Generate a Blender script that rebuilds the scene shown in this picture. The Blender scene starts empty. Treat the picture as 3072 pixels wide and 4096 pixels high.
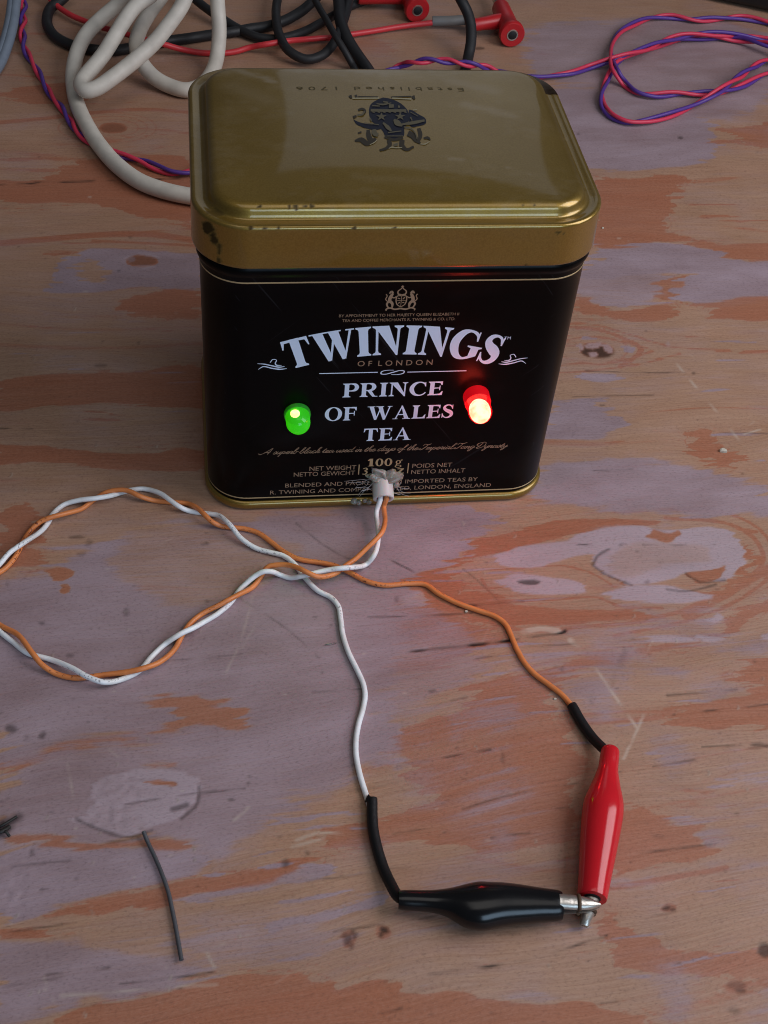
import bpy, bmesh, math, random
import numpy as np
from mathutils import Vector, Matrix

random.seed(7)
S = 0.001                      # everything below is written in millimetres
scene = bpy.context.scene
col = scene.collection

# ------------------------------------------------------------------ camera
CAM = np.array([-47.205, -287.497, 263.150])
CR = np.array([0.99051302, -0.11781158, 0.07074165])
CU = np.array([0.03694353, 0.72413015, 0.68867314])
CF = np.array([0.13235983, 0.67952627, -0.72161272])
FPX = 5113.357                 # focal length in pixels of the 3072 px wide photograph
cd = bpy.data.cameras.new("camera")
cd.sensor_fit = 'HORIZONTAL'; cd.sensor_width = 36; cd.lens = 36 * FPX / 3072
cd.clip_start = 0.02; cd.clip_end = 20
cd.dof.use_dof = True; cd.dof.focus_distance = 0.385; cd.dof.aperture_fstop = 120
cam = bpy.data.objects.new("camera", cd); col.objects.link(cam)
m = Matrix.Identity(4)
for i in range(3):
    m[i][0], m[i][1], m[i][2], m[i][3] = CR[i], CU[i], -CF[i], CAM[i] * S
cam.matrix_world = m
scene.camera = cam

# ------------------------------------------------------------------ light
scene.view_settings.view_transform = 'Standard'
scene.view_settings.look = 'None'
scene.view_settings.exposure = 0
scene.view_settings.gamma = 1
scene.render.engine = 'CYCLES'; scene.cycles.filter_width = 1.0
w = bpy.data.worlds.new("World"); scene.world = w; w.use_nodes = True
bg = w.node_tree.nodes["Background"]
bg.inputs[0].default_value = (0.90, 0.92, 1.0, 1); bg.inputs[1].default_value = 0.05

def area(name, loc, target, sx, sy, power, color):
    l = bpy.data.lights.new(name, 'AREA'); l.shape = 'RECTANGLE'; l.size = sx; l.size_y = sy
    l.energy = power; l.color = color
    o = bpy.data.objects.new(name, l); col.objects.link(o)
    o.location = loc
    o.rotation_euler = (Vector(target) - Vector(loc)).to_track_quat('-Z', 'Y').to_euler()
    return o
area("window_light", (0.46, -0.14, 0.40), (0.02, -0.06, 0), 0.38, 0.46, 2.65, (0.96, 0.95, 1.0))
area("front_window", (0.25, -1.10, 0.52), (0, 0, 0.03), 0.60, 0.45, 4.2, (0.54, 0.76, 1.0))
area("ceiling_bounce", (0.0, -0.28, 1.30), (0, -0.02, 0), 0.90, 0.70, 2.2, (1.0, 0.95, 0.90))
area("far_window", (0.30, 1.50, 0.72), (0.0, 0.0, 0.098), 0.48, 0.74, 0.42, (0.80, 0.88, 1.0))

# ------------------------------------------------------------------ helpers
def P(x, y, z=0.0):
    """point at height z (mm) under the place x,y of the 1659 px wide view"""
    k = 3072 / 1659.0
    d = CF * FPX + CR * (x * k - 1536) - CU * (y * k - 2048)
    return CAM + d * ((z - CAM[2]) / d[2])
def PX(pts, sx, sy, k, z=None):
    """trace listed in an enlarged crop -> points in mm; entries (x,y[,z])"""
    out = []
    for q in pts:
        zz = q[2] if len(q) > 2 else z
        out.append(P(sx + q[0] * k, sy + q[1] * k, zz))
    return out
def catmull(pts, step=0.8):
    pts = [np.array(p, float) for p in pts]
    p = [2 * pts[0] - pts[1]] + pts + [2 * pts[-1] - pts[-2]]
    out = []
    for i in range(1, len(p) - 2):
        a, b, c, d = p[i - 1], p[i], p[i + 1], p[i + 2]
        n = max(2, int(np.linalg.norm(c - b) / step) + 1)
        t0 = 0; t1 = max(1e-6, np.linalg.norm(b - a)) ** .5
        t2 = t1 + max(1e-6, np.linalg.norm(c - b)) ** .5; t3 = t2 + max(1e-6, np.linalg.norm(d - c)) ** .5
        for k in range(n):
            t = t1 + (t2 - t1) * k / n
            A1 = (t1 - t) / (t1 - t0) * a + (t - t0) / (t1 - t0) * b
            A2 = (t2 - t) / (t2 - t1) * b + (t - t1) / (t2 - t1) * c
            A3 = (t3 - t) / (t3 - t2) * c + (t - t2) / (t3 - t2) * d
            B1 = (t2 - t) / (t2 - t0) * A1 + (t - t0) / (t2 - t0) * A2
            B2 = (t3 - t) / (t3 - t1) * A2 + (t - t1) / (t3 - t1) * A3
            out.append((t2 - t) / (t2 - t1) * B1 + (t - t1) / (t2 - t1) * B2)
    out.append(pts[-1])
    return np.array(out)

def setp(o, label=None, cat=None, group=None, kind=None):
    if label: o["label"] = label
    if cat: o["category"] = cat
    if group: o["group"] = group
    if kind: o["kind"] = kind
    return o
def root_of(o):
    while o.parent: o = o.parent
    return o
def thing(name, loc, label, cat, group=None):
    o = bpy.data.objects.new(name, None); col.objects.link(o)
    o.empty_display_size = 0.01
    o.location = Vector(loc) * S
    return setp(o, label, cat, group)

class MB:
    def __init__(s): s.v = []; s.f = []; s.uv = {}; s.vuv = []
    def add(s, verts, faces, uv=None):
        b = len(s.v)
        s.v += [tuple(map(float, v)) for v in verts]
        s.f += [tuple(i + b for i in f) for f in faces]
        if uv is None: uv = [(0, 0)] * len(verts)
        s.vuv += list(uv)
        return s
    def tube(s, path, r, n=12, cap=True, ell=None):
        path = np.array(path, float); m = len(path)
        rs = np.full(m, r) if np.isscalar(r) else np.array(r, float)
        T = np.gradient(path, axis=0); T /= np.linalg.norm(T, axis=1)[:, None] + 1e-12
        up = np.array([0, 0, 1.0])
        if abs(T[0] @ up) > .95: up = np.array([1.0, 0, 0])
        N = np.cross(up, T[0]); N /= np.linalg.norm(N)
        V = []; UV = []; ac = 0
        for i in range(m):
            if i: ac += np.linalg.norm(path[i] - path[i - 1])
            N = N - T[i] * (N @ T[i]); N /= np.linalg.norm(N); B = np.cross(T[i], N)
            for k in range(n):
                a = 2 * math.pi * k / n
                ca, sa = math.cos(a), math.sin(a)
                if ell is not None: ca *= ell[i][0]; sa *= ell[i][1]
                V.append(path[i] + rs[i] * (ca * N + sa * B)); UV.append((ac, k / n))
        F = [(i * n + k, i * n + (k + 1) % n, (i + 1) * n + (k + 1) % n, (i + 1) * n + k) for i in range(m - 1) for k in range(n)]
        if cap:
            F.append(tuple(range(n - 1, -1, -1))); F.append(tuple((m - 1) * n + k for k in range(n)))
        return s.add(V, F, UV)
    def lathe(s, c, axis, prof, n=28, phase=0.0):
        """prof: (distance along axis, radius)"""
        ax = np.array(axis, float); ax /= np.linalg.norm(ax)
        up = np.array([0, 0, 1.0]) if abs(ax[2]) < .9 else np.array([1.0, 0, 0])
        A = np.cross(up, ax); A /= np.linalg.norm(A); B = np.cross(ax, A)
        c = np.array(c, float); V = []
        for d, r in prof:
            for k in range(n):
                a = 2 * math.pi * k / n + phase
                V.append(c + ax * d + max(r, 1e-4) * (math.cos(a) * A + math.sin(a) * B))
        m = len(prof)
        F = [(i * n + k, i * n + (k + 1) % n, (i + 1) * n + (k + 1) % n, (i + 1) * n + k) for i in range(m - 1) for k in range(n)]
        F.append(tuple(range(n - 1, -1, -1))); F.append(tuple((m - 1) * n + k for k in range(n)))
        return s.add(V, F)
    def build(s, name, mat, parent=None, smooth=True, loc=None, attr=None, bevel=0):
        if parent is not None:
            r = root_of(parent); base = np.array(r.location) / S
        else:
            base = np.array(loc if loc is not None else np.mean(np.array(s.v), axis=0))
        me = bpy.data.meshes.new(name)
        me.from_pydata([tuple((np.array(v) - base) * S) for v in s.v], [], s.f)
        if smooth: me.polygons.foreach_set("use_smooth", [True] * len(me.polygons))
        uvl = me.uv_layers.new(name="UVMap")
        li = np.zeros(len(me.loops), dtype=np.int32); me.loops.foreach_get("vertex_index", li)
        uvl.data.foreach_set("uv", np.array(s.vuv, dtype=np.float32)[li].ravel())
        if attr:
            for k, a in attr.items():
                at = me.attributes.new(k, 'FLOAT', 'POINT'); at.data.foreach_set("value", np.array(a, dtype=np.float32))
        me.materials.append(mat); me.update()
        o = bpy.data.objects.new(name, me); col.objects.link(o)
        if parent is not None: o.parent = parent
        else: o.location = Vector(base) * S
        if smooth:
            try: me.set_sharp_from_angle(angle=math.radians(50))
            except Exception: pass
        return o

# numpy noise ------------------------------------------------------
def vnoise(x, y, seed=0):
    xi = np.floor(x).astype(np.int64); yi = np.floor(y).astype(np.int64)
    fx = x - xi; fy = y - yi
    fx = fx * fx * (3 - 2 * fx); fy = fy * fy * (3 - 2 * fy)
    def h(a, b):
        n = (a * 374761393 + b * 668265263 + seed * 1274126177) & 0xFFFFFFFF
        n = ((n ^ (n >> 13)) * 1274126177) & 0xFFFFFFFF
        n = n ^ (n >> 16)
        return (n & 0xFFFF) / 65535.0
    return ((h(xi, yi) * (1 - fx) + h(xi + 1, yi) * fx) * (1 - fy) + (h(xi, yi + 1) * (1 - fx) + h(xi + 1, yi + 1) * fx) * fy) * 2 - 1
def fbm(x, y, seed=0, o=4):
    r = 0; a = 1; t = 0
    for k in range(o):
        r = r + a * vnoise(x, y, seed + 17 * k); t += a
        x = x * 2.03 + 5.1; y = y * 2.03 + 3.7; a *= .5
    return r / t

# ------------------------------------------------------------------ materials
def mat(name, color, rough=.5, metal=0, coat=0, spec=.5, bump=None, var=0, sss=0):
    m = bpy.data.materials.new(name); m.use_nodes = True
    nt = m.node_tree; b = nt.nodes["Principled BSDF"]
    b.inputs["Base Color"].default_value = (*color, 1); b.inputs["Roughness"].default_value = rough
    b.inputs["Metallic"].default_value = metal; b.inputs["Coat Weight"].default_value = coat
    b.inputs["Specular IOR Level"].default_value = spec
    if coat: b.inputs["Coat Roughness"].default_value = .12
    if sss:
        b.inputs["Subsurface Weight"].default_value = sss; b.inputs["Subsurface Scale"].default_value = .001
    tc = nt.nodes.new("ShaderNodeTexCoord")
    if var:
        n = nt.nodes.new("ShaderNodeTexNoise"); n.inputs["Scale"].default_value = 160; n.inputs["Detail"].default_value = 6
        nt.links.new(tc.outputs["Object"], n.inputs["Vector"])
        r = nt.nodes.new("ShaderNodeMapRange"); r.inputs[1].default_value = .3; r.inputs[2].default_value = .75
        r.inputs[3].default_value = 1 - var; r.inputs[4].default_value = 1 + var * .3
        nt.links.new(n.outputs[0], r.inputs[0])
        mx = nt.nodes.new("ShaderNodeVectorMath"); mx.operation = 'SCALE'
        mx.inputs[0].default_value = color; nt.links.new(r.outputs[0], mx.inputs["Scale"])
        nt.links.new(mx.outputs[0], b.inputs["Base Color"])
        r2 = nt.nodes.new("ShaderNodeMapRange"); r2.inputs[1].default_value = .3; r2.inputs[2].default_value = .75
        r2.inputs[3].default_value = min(1, rough * 1.25); r2.inputs[4].default_value = rough * .85
        nt.links.new(n.outputs[0], r2.inputs[0]); nt.links.new(r2.outputs[0], b.inputs["Roughness"])
    if bump:
        n2 = nt.nodes.new("ShaderNodeTexNoise"); n2.inputs["Scale"].default_value = bump[0]; n2.inputs["Detail"].default_value = 3
        nt.links.new(tc.outputs["Object"], n2.inputs["Vector"])
        bp = nt.nodes.new("ShaderNodeBump"); bp.inputs["Strength"].default_value = bump[1]; bp.inputs["Distance"].default_value = .0003
        nt.links.new(n2.outputs[0], bp.inputs["Height"]); nt.links.new(bp.outputs[0], b.inputs["Normal"])
    return m

def wire_mat(name, color, mark, rough=.42):
    """plastic insulation with worn dark printed marks along it (UV: x = mm along, y = round)"""
    m = mat(name, color, rough, var=.0, bump=(900, .12)); nt = m.node_tree; b = nt.nodes["Principled BSDF"]
    uv = nt.nodes.new("ShaderNodeUVMap")
    mp = nt.nodes.new("ShaderNodeMapping"); mp.inputs["Scale"].default_value = (1.35, 7, 1)
    nt.links.new(uv.outputs[0], mp.inputs[0])
    n = nt.nodes.new("ShaderNodeTexNoise"); n.inputs["Scale"].default_value = 1.0; n.inputs["Detail"].default_value = 2
    nt.links.new(mp.outputs[0], n.inputs["Vector"])
    mp2 = nt.nodes.new("ShaderNodeMapping"); mp2.inputs["Scale"].default_value = (.045, 1.6, 1)
    nt.links.new(uv.outputs[0], mp2.inputs[0])
    n2 = nt.nodes.new("ShaderNodeTexNoise"); n2.inputs["Scale"].default_value = 1.0; n2.inputs["Detail"].default_value = 1
    nt.links.new(mp2.outputs[0], n2.inputs["Vector"])
    a = nt.nodes.new("ShaderNodeMapRange"); a.inputs[1].default_value = .56; a.inputs[2].default_value = .62
    nt.links.new(n.outputs[0], a.inputs[0])
    c = nt.nodes.new("ShaderNodeMapRange"); c.inputs[1].default_value = .53; c.inputs[2].default_value = .60
    nt.links.new(n2.outputs[0], c.inputs[0])
    mu = nt.nodes.new("ShaderNodeMath"); mu.operation = 'MULTIPLY'
    nt.links.new(a.outputs[0], mu.inputs[0]); nt.links.new(c.outputs[0], mu.inputs[1])
    n3 = nt.nodes.new("ShaderNodeTexNoise"); n3.inputs["Scale"].default_value = .12; n3.inputs["Detail"].default_value = 5
    nt.links.new(uv.outputs[0], n3.inputs["Vector"])
    d = nt.nodes.new("ShaderNodeMix"); d.data_type = 'RGBA'
    d.inputs[6].default_value = (*color, 1); d.inputs[7].default_value = (color[0] * .72, color[1] * .66, color[2] * .6, 1)
    r3 = nt.nodes.new("ShaderNodeMapRange"); r3.inputs[1].default_value = .45; r3.inputs[2].default_value = .75
    nt.links.new(n3.outputs[0], r3.inputs[0]); nt.links.new(r3.outputs[0], d.inputs[0])
    x = nt.nodes.new("ShaderNodeMix"); x.data_type = 'RGBA'; x.inputs[7].default_value = (*mark, 1)
    nt.links.new(mu.outputs[0], x.inputs[0]); nt.links.new(d.outputs[2], x.inputs[6])
    nt.links.new(x.outputs[2], b.inputs["Base Color"])
    return m

M = {}
M['white_wire'] = wire_mat("white_insulation", (.84, .86, .89), (.36, .36, .38))
M['orange_wire'] = wire_mat("orange_insulation", (.72, .235, .07), (.17, .035, .01))
M['pink_wire'] = mat("pink_insulation", (.62, .035, .085), .45, bump=(700, .1))
M['purple_wire'] = mat("purple_insulation", (.085, .032, .24), .45, bump=(700, .1))
M['red_lead'] = mat("red_lead_insulation", (.60, .035, .045), .42, bump=(700, .1))
M['white_cable'] = mat("cream_cable_jacket", (.66, .62, .55), .5, var=.16, bump=(500, .12))
M['grey_cable'] = mat("blue_grey_jacket", (.20, .24, .30), .5, var=.15)
M['black_cable'] = mat("black_rubber", (.012, .012, .014), .55, var=.2, bump=(600, .15))
M['sleeve'] = mat("heat_shrink", (.006, .006, .007), .5, spec=.3, bump=(1100, .25))
M['red_boot'] = mat("red_vinyl", (.58, .012, .020), .15, spec=.5, bump=(260, .06), var=.08)
M['black_boot'] = mat("black_vinyl", (.006, .006, .007), .20, spec=.38, bump=(260, .06), var=.1)
M['steel'] = mat("tarnished_steel", (.62, .58, .52), .34, metal=.85, var=.45, bump=(900, .3))
M['rusty'] = mat("rusty_steel", (.10, .055, .03), .7, metal=.2, var=.4)
M['red_plug'] = mat("red_hard_plastic", (.46, .012, .016), .38, bump=(600, .1))
M['grey_sleeve'] = mat("grey_sleeve", (.16, .155, .15), .5)
M['plug_metal'] = mat("nickel", (.6, .58, .54), .3, metal=1)
M['dark'] = mat("dark_bore", (.006, .006, .007), .7)
M['dev'] = mat("black_case_plastic", (.010, .010, .012), .5, bump=(1500, .2))
M['tin_black'] = mat("black_lacquer", (.0012, .0010, .0011), .30, spec=.10, bump=(140, .015))
M['ink_white'] = mat("white_ink", (.66, .79, .97), .35)
M['ink_gold'] = mat("gold_ink", (.36, .26, .17), .4, metal=.25)
M['ink_line'] = mat("gold_line_ink", (.50, .38, .21), .4, metal=.3)
M['ink_blue'] = mat("dark_blue_ink", (.007, .008, .017), .45, spec=.3)
M['ink_shadow'] = mat("brown_black_ink", (.022, .016, .008), .45)
M['ink_highlight'] = mat("gold_glint_ink", (.42, .36, .22), .35, metal=.6)
M['ink_faint'] = mat("worn_dark_gold", (.085, .062, .02), .45, metal=.4)
M['ink_dim'] = mat("grey_gold_ink", (.105, .09, .055), .45, metal=.3)
M['tube'] = mat("translucent_tube", (.60, .575, .55), .4, sss=.5)
M['glue'] = mat("hot_glue", (.27, .26, .225), .16, sss=.8, bump=(220, .2))
M['strand'] = mat("glue_strand", (.36, .36, .37), .25)
M['offcut'] = mat("grey_offcut", (.075, .078, .088), .5, var=.3)
M['crumb'] = mat("pale_crumb", (.55, .50, .41), .7)
M['scrap'] = mat("black_scrap", (.012, .011, .010), .6)

def scuff(m):
    """fine pale scratches and smears in the lacquer"""
    nt = m.node_tree; b = nt.nodes["Principled BSDF"]; L = nt.links
    tc = [n for n in nt.nodes if n.type == 'TEX_COORD'][0]; prev = None
    for rot, sc, lo, hi, k in ((35, (900, 900, 26), .70, .74, .7), (-48, (700, 700, 20), .715, .75, .6), (10, (30, 30, 60), .55, .80, .35)):
        m0 = nt.nodes.new("ShaderNodeMapping"); m0.inputs["Rotation"].default_value = (0, math.radians(rot), 0); L.new(tc.outputs["Object"], m0.inputs[0])
        mp = nt.nodes.new("ShaderNodeMapping"); mp.inputs["Scale"].default_value = sc; L.new(m0.outputs[0], mp.inputs[0])
        n = nt.nodes.new("ShaderNodeTexNoise"); n.inputs["Scale"].default_value = 1; n.inputs["Detail"].default_value = 2; L.new(mp.outputs[0], n.inputs["Vector"])
        r = nt.nodes.new("ShaderNodeMapRange"); r.inputs[1].default_value = lo; r.inputs[2].default_value = hi; r.inputs[4].default_value = k; L.new(n.outputs[0], r.inputs[0])
        if prev is None: prev = r.outputs[0]
        else:
            a = nt.nodes.new("ShaderNodeMath"); a.operation = 'MAXIMUM'; L.new(prev, a.inputs[0]); L.new(r.outputs[0], a.inputs[1]); prev = a.outputs[0]
    x = nt.nodes.new("ShaderNodeMix"); x.data_type = 'RGBA'; x.inputs[6].default_value = b.inputs["Base Color"].default_value; x.inputs[7].default_value = (.016, .016, .018, 1)
    L.new(prev, x.inputs[0]); L.new(x.outputs[2], b.inputs["Base Color"])
scuff(M['tin_black'])

def gold_mat():
    m = mat("gold_lacquer", (.30, .215, .045), .36, metal=.72, coat=.25); nt = m.node_tree; b = nt.nodes["Principled BSDF"]
    b.inputs["Coat Roughness"].default_value = .05
    tc = [n for n in nt.nodes if n.type == 'TEX_COORD'][0]
    n = nt.nodes.new("ShaderNodeTexNoise"); n.inputs["Scale"].default_value = 2600; n.inputs["Detail"].default_value = 2
    nt.links.new(tc.outputs["Object"], n.inputs["Vector"])
    r = nt.nodes.new("ShaderNodeMix"); r.data_type = 'RGBA'
    r.inputs[6].default_value = (.24, .146, .022, 1); r.inputs[7].default_value = (.295, .188, .036, 1)
    rr_ = nt.nodes.new("ShaderNodeMapRange"); rr_.inputs[1].default_value = .3; rr_.inputs[2].default_value = .7
    nt.links.new(n.outputs[0], rr_.inputs[0]); nt.links.new(rr_.outputs[0], r.inputs[0])
    at = nt.nodes.new("ShaderNodeAttribute"); at.attribute_name = "rust"
    x = nt.nodes.new("ShaderNodeMix"); x.data_type = 'RGBA'; x.inputs[7].default_value = (.016, .008, .004, 1)
    nt.links.new(at.outputs["Fac"], x.inputs[0]); nt.links.new(r.outputs[2], x.inputs[6])
    du = nt.nodes.new("ShaderNodeAttribute"); du.attribute_name = "dust_haze"
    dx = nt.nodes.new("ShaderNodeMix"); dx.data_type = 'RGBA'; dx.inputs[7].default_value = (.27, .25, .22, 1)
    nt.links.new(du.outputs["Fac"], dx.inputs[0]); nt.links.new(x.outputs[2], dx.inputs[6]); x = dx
    # dull film of dust in soft blotches
    n3 = nt.nodes.new("ShaderNodeTexNoise"); n3.inputs["Scale"].default_value = 38; n3.inputs["Detail"].default_value = 6
    nt.links.new(tc.outputs["Object"], n3.inputs["Vector"])
    r3 = nt.nodes.new("ShaderNodeMapRange"); r3.inputs[1].default_value = .4; r3.inputs[2].default_value = .75
    r3.inputs[3].default_value = .30; r3.inputs[4].default_value = .50
    nt.links.new(n3.outputs[0], r3.inputs[0])
    ro = nt.nodes.new("ShaderNodeMath"); ro.operation = 'ADD'; ro.use_clamp = True
    ms = nt.nodes.new("ShaderNodeMath"); ms.operation = 'MULTIPLY'; ms.inputs[1].default_value = .4
    nt.links.new(at.outputs["Fac"], ms.inputs[0]); nt.links.new(ms.outputs[0], ro.inputs[0]); nt.links.new(r3.outputs[0], ro.inputs[1])
    nt.links.new(ro.outputs[0], b.inputs["Roughness"])
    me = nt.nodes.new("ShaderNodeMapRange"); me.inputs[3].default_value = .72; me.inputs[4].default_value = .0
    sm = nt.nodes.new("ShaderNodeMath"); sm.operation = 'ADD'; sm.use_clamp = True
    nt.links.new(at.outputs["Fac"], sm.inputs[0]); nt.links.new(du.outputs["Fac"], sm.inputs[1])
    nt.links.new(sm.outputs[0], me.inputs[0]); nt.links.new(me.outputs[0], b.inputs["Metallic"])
    nt.links.new(x.outputs[2], b.inputs["Base Color"])
    sw = nt.nodes.new("ShaderNodeMapRange"); sw.inputs[3].default_value = .5; sw.inputs[4].default_value = .06
    nt.links.new(at.outputs["Fac"], sw.inputs[0]); nt.links.new(sw.outputs[0], b.inputs["Specular IOR Level"])
    cw = nt.nodes.new("ShaderNodeMapRange"); cw.inputs[3].default_value = .75; cw.inputs[4].default_value = 0
    nt.links.new(at.outputs["Fac"], cw.inputs[0]); nt.links.new(cw.outputs[0], b.inputs["Coat Weight"])
    bp = nt.nodes.new("ShaderNodeBump"); bp.inputs["Strength"].default_value = .05; bp.inputs["Distance"].default_value = .0002
    nt.links.new(n.outputs[0], bp.inputs["Height"]); nt.links.new(bp.outputs[0], b.inputs["Normal"])
    return m
M['gold'] = gold_mat()

def emit(name, color, strength):
    m = bpy.data.materials.new(name); m.use_nodes = True; nt = m.node_tree
    b = nt.nodes["Principled BSDF"]; b.inputs["Base Color"].default_value = (*[c * .3 for c in color], 1)
    b.inputs["Emission Color"].default_value = (*color, 1); b.inputs["Emission Strength"].default_value = strength
    tc = nt.nodes.new("ShaderNodeTexCoord"); n = nt.nodes.new("ShaderNodeTexNoise"); n.inputs["Scale"].default_value = 420; n.inputs["Detail"].default_value = 2
    nt.links.new(tc.outputs["Object"], n.inputs["Vector"])
    r = nt.nodes.new("ShaderNodeMapRange"); r.inputs[1].default_value = .36; r.inputs[2].default_value = .60; nt.links.new(n.outputs[0], r.inputs[0])
    x = nt.nodes.new("ShaderNodeMix"); x.data_type = 'RGBA'; x.inputs[6].default_value = (color[0], color[1] * .62, color[2] * .5, 1); x.inputs[7].default_value = (*color, 1)
    nt.links.new(r.outputs[0], x.inputs[0]); nt.links.new(x.outputs[2], b.inputs["Emission Color"])
    return m
def led_shell(name, body, tint, glow, strength, clear):
    """tinted resin: lets the die inside show through, glows a little itself, glossy skin"""
    m = bpy.data.materials.new(name); m.use_nodes = True; nt = m.node_tree
    b = nt.nodes["Principled BSDF"]
    b.inputs["Base Color"].default_value = (*body, 1); b.inputs["Roughness"].default_value = .12
    b.inputs["Emission Color"].default_value = (*glow, 1); b.inputs["Emission Strength"].default_value = strength
    t = nt.nodes.new("ShaderNodeBsdfTransparent"); t.inputs[0].default_value = (*tint, 1)
    x = nt.nodes.new("ShaderNodeMixShader"); x.inputs[0].default_value = clear
    nt.links.new(b.outputs[0], x.inputs[1]); nt.links.new(t.outputs[0], x.inputs[2])
    nt.links.new(x.outputs[0], nt.nodes["Material Output"].inputs[0])
    return m

# ------------------------------------------------------------------ tabletop
def wood_mat():
    m = bpy.data.materials.new("worn_plywood"); m.use_nodes = True; nt = m.node_tree; L = nt.links
    b = nt.nodes["Principled BSDF"]
    N = nt.nodes.new
    gat = N("ShaderNodeAttribute"); gat.attribute_name = "grain"      # along / across the fibres
    def noise(scale, detail, rough=.55, dist=0):
        mp = N("ShaderNodeMapping"); mp.inputs["Scale"].default_value = scale; 
        L.new(gat.outputs["Vector"], mp.inputs[0])
        n = N("ShaderNodeTexNoise"); n.inputs["Scale"].default_value = 1; n.inputs["Detail"].default_value = detail
        n.inputs["Roughness"].default_value = rough; n.inputs["Distortion"].default_value = dist
        L.new(mp.outputs[0], n.inputs["Vector"]); return n.outputs[0]
    def rng(v, a, b_, c=0, d=1):
        r = N("ShaderNodeMapRange"); r.inputs[1].default_value = a; r.inputs[2].default_value = b_
        r.inputs[3].default_value = c; r.inputs[4].default_value = d; L.new(v, r.inputs[0]); return r.outputs[0]
    def mix(f, a, c):
        x = N("ShaderNodeMix"); x.data_type = 'RGBA'
        if isinstance(f, float): x.inputs[0].default_value = f
        else: L.new(f, x.inputs[0])
        for s_, v in ((6, a), (7, c)):
            if isinstance(v, tuple): x.inputs[s_].default_value = (*v, 1)
            else: L.new(v, x.inputs[s_])
        return x.outputs[2]
    def mth(op, a, c):
        x = N("ShaderNodeMath"); x.operation = op; x.use_clamp = op in ('ADD', 'SUBTRACT', 'MULTIPLY')
        for i, v in enumerate((a, c)):
            if isinstance(v, (int, float)): x.inputs[i].default_value = v
            else: L.new(v, x.inputs[i])
        return x.outputs[0]
    def attr(n):
        a = N("ShaderNodeAttribute"); a.attribute_name = n; return a.outputs["Fac"]
    fib = noise((70, 1900, 1), 5, .62)
    fib2 = noise((48, 900, 1), 7, .64, .5)
    blotch = noise((30, 75, 1), 6, .6)
    grit = noise((900, 1700, 1), 3, .8)
    late, paint, thick, dark, rough_ = attr("late"), attr("paint"), attr("thick"), attr("dark"), attr("worn")
    fs = rng(fib, .30, .70)
    # growth rings: contours of a slow field, each ring darkening towards a crisp edge
    slow = noise((5.5, 62, 1), 2, .45, .25)
    fr = mth('FRACT', mth('MULTIPLY', slow, 15.0), 0.0)
    saw = mth('POWER', fr, 2.6)
    ringm = mth('MULTIPLY', saw, rng(blotch, .30, .62, .04, .34))
    tan = mix(fs, (.315, .175, .108), (.41, .240, .152))
    tan = mix(rng(blotch, .35, .7), tan, mix(fs, (.365, .206, .136), (.455, .275, .185)))
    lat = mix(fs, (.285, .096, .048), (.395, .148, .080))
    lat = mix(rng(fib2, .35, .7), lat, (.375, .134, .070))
    lf = mth('ADD', late, mth('MULTIPLY', mth('SUBTRACT', fib2, .5), mth('MULTIPLY', late, .95)))
    lf = mth('ADD', lf, mth('MULTIPLY', ringm, mth('SUBTRACT', 1.0, late)))
    crisp = rng(lf, .36, .60)
    lf = mth('ADD', mth('MULTIPLY', lf, .42), mth('MULTIPLY', crisp, .55))
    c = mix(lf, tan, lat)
    c = mix(mth('MULTIPLY', mth('MULTIPLY', saw, late), .38), c, (.15, .045, .020))
    # thin worn lilac paint: sits in the fibres, wears off along the grain
    pf = mth('ADD', paint, mth('MULTIPLY', mth('SUBTRACT', fib2, .5), mth('MULTIPLY', mth('SUBTRACT', 1.25, paint), mth('MULTIPLY', paint, 2.0))))
    pf = mth('MULTIPLY', pf, rng(fib, .28, .52, .72, 1.03))
    pf = mth('SUBTRACT', pf, mth('MULTIPLY', saw, .16))
    pf = mth('ADD', mth('MULTIPLY', pf, .5), mth('MULTIPLY', rng(pf, .34, .62), .48))
    pc = mix(rng(blotch, .32, .68), (.262, .182, .202), (.36, .272, .316))
    c = mix(pf, c, pc)
    c = mix(mth('MULTIPLY', thick, rng(fib, .28, .5, .82, 1.0)), c, mix(rng(blotch, .3, .7), (.37, .285, .315), (.45, .35, .395)))
    # fine dark growth lines, still showing faintly through the paint
    hair = mth('MULTIPLY', rng(fr, .86, .97), rng(fib2, .40, .62))
    c = mix(mth('MULTIPLY', hair, mth('SUBTRACT', .26, mth('MULTIPLY', paint, .14))), c, (.13, .055, .035))
    # pale rubbed streaks
    c = mix(mth('MULTIPLY', rng(fib2, .62, .74), .12), c, (.46, .36, .33))
    # pale raised fibres between the pores
    c = mix(mth('MULTIPLY', rng(grit, .50, .34), .09), c, (.52, .40, .34))
    # dirt in the pores
    c = mix(mth('MULTIPLY', rng(grit, .53, .69), .34), c, (.07, .045, .04))
    c = mix(mth('MULTIPLY', rng(fib, .66, .74), mth('SUBTRACT', .45, mth('MULTIPLY', thick, .4))), c, (.10, .055, .04))
    c = mix(rough_, c, (.55, .46, .38))
    c = mix(dark, c, (.022, .013, .010))
    L.new(c, b.inputs["Base Color"])
    L.new(rng(blotch, .3, .7, .46, .62), b.inputs["Roughness"])
    b.inputs["Specular IOR Level"].default_value = .35
    h = mth('ADD', mth('MULTIPLY', fib, .5), mth('MULTIPLY', grit, .3))
    h = mth('ADD', h, mth('MULTIPLY', thick, .10))
    bp = N("ShaderNodeBump"); bp.inputs["Strength"].default_value = .6; bp.inputs["Distance"].default_value = .0003
    L.new(h, bp.inputs["Height"]); L.new(bp.outputs[0], b.inputs["Normal"])
    return m

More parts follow.
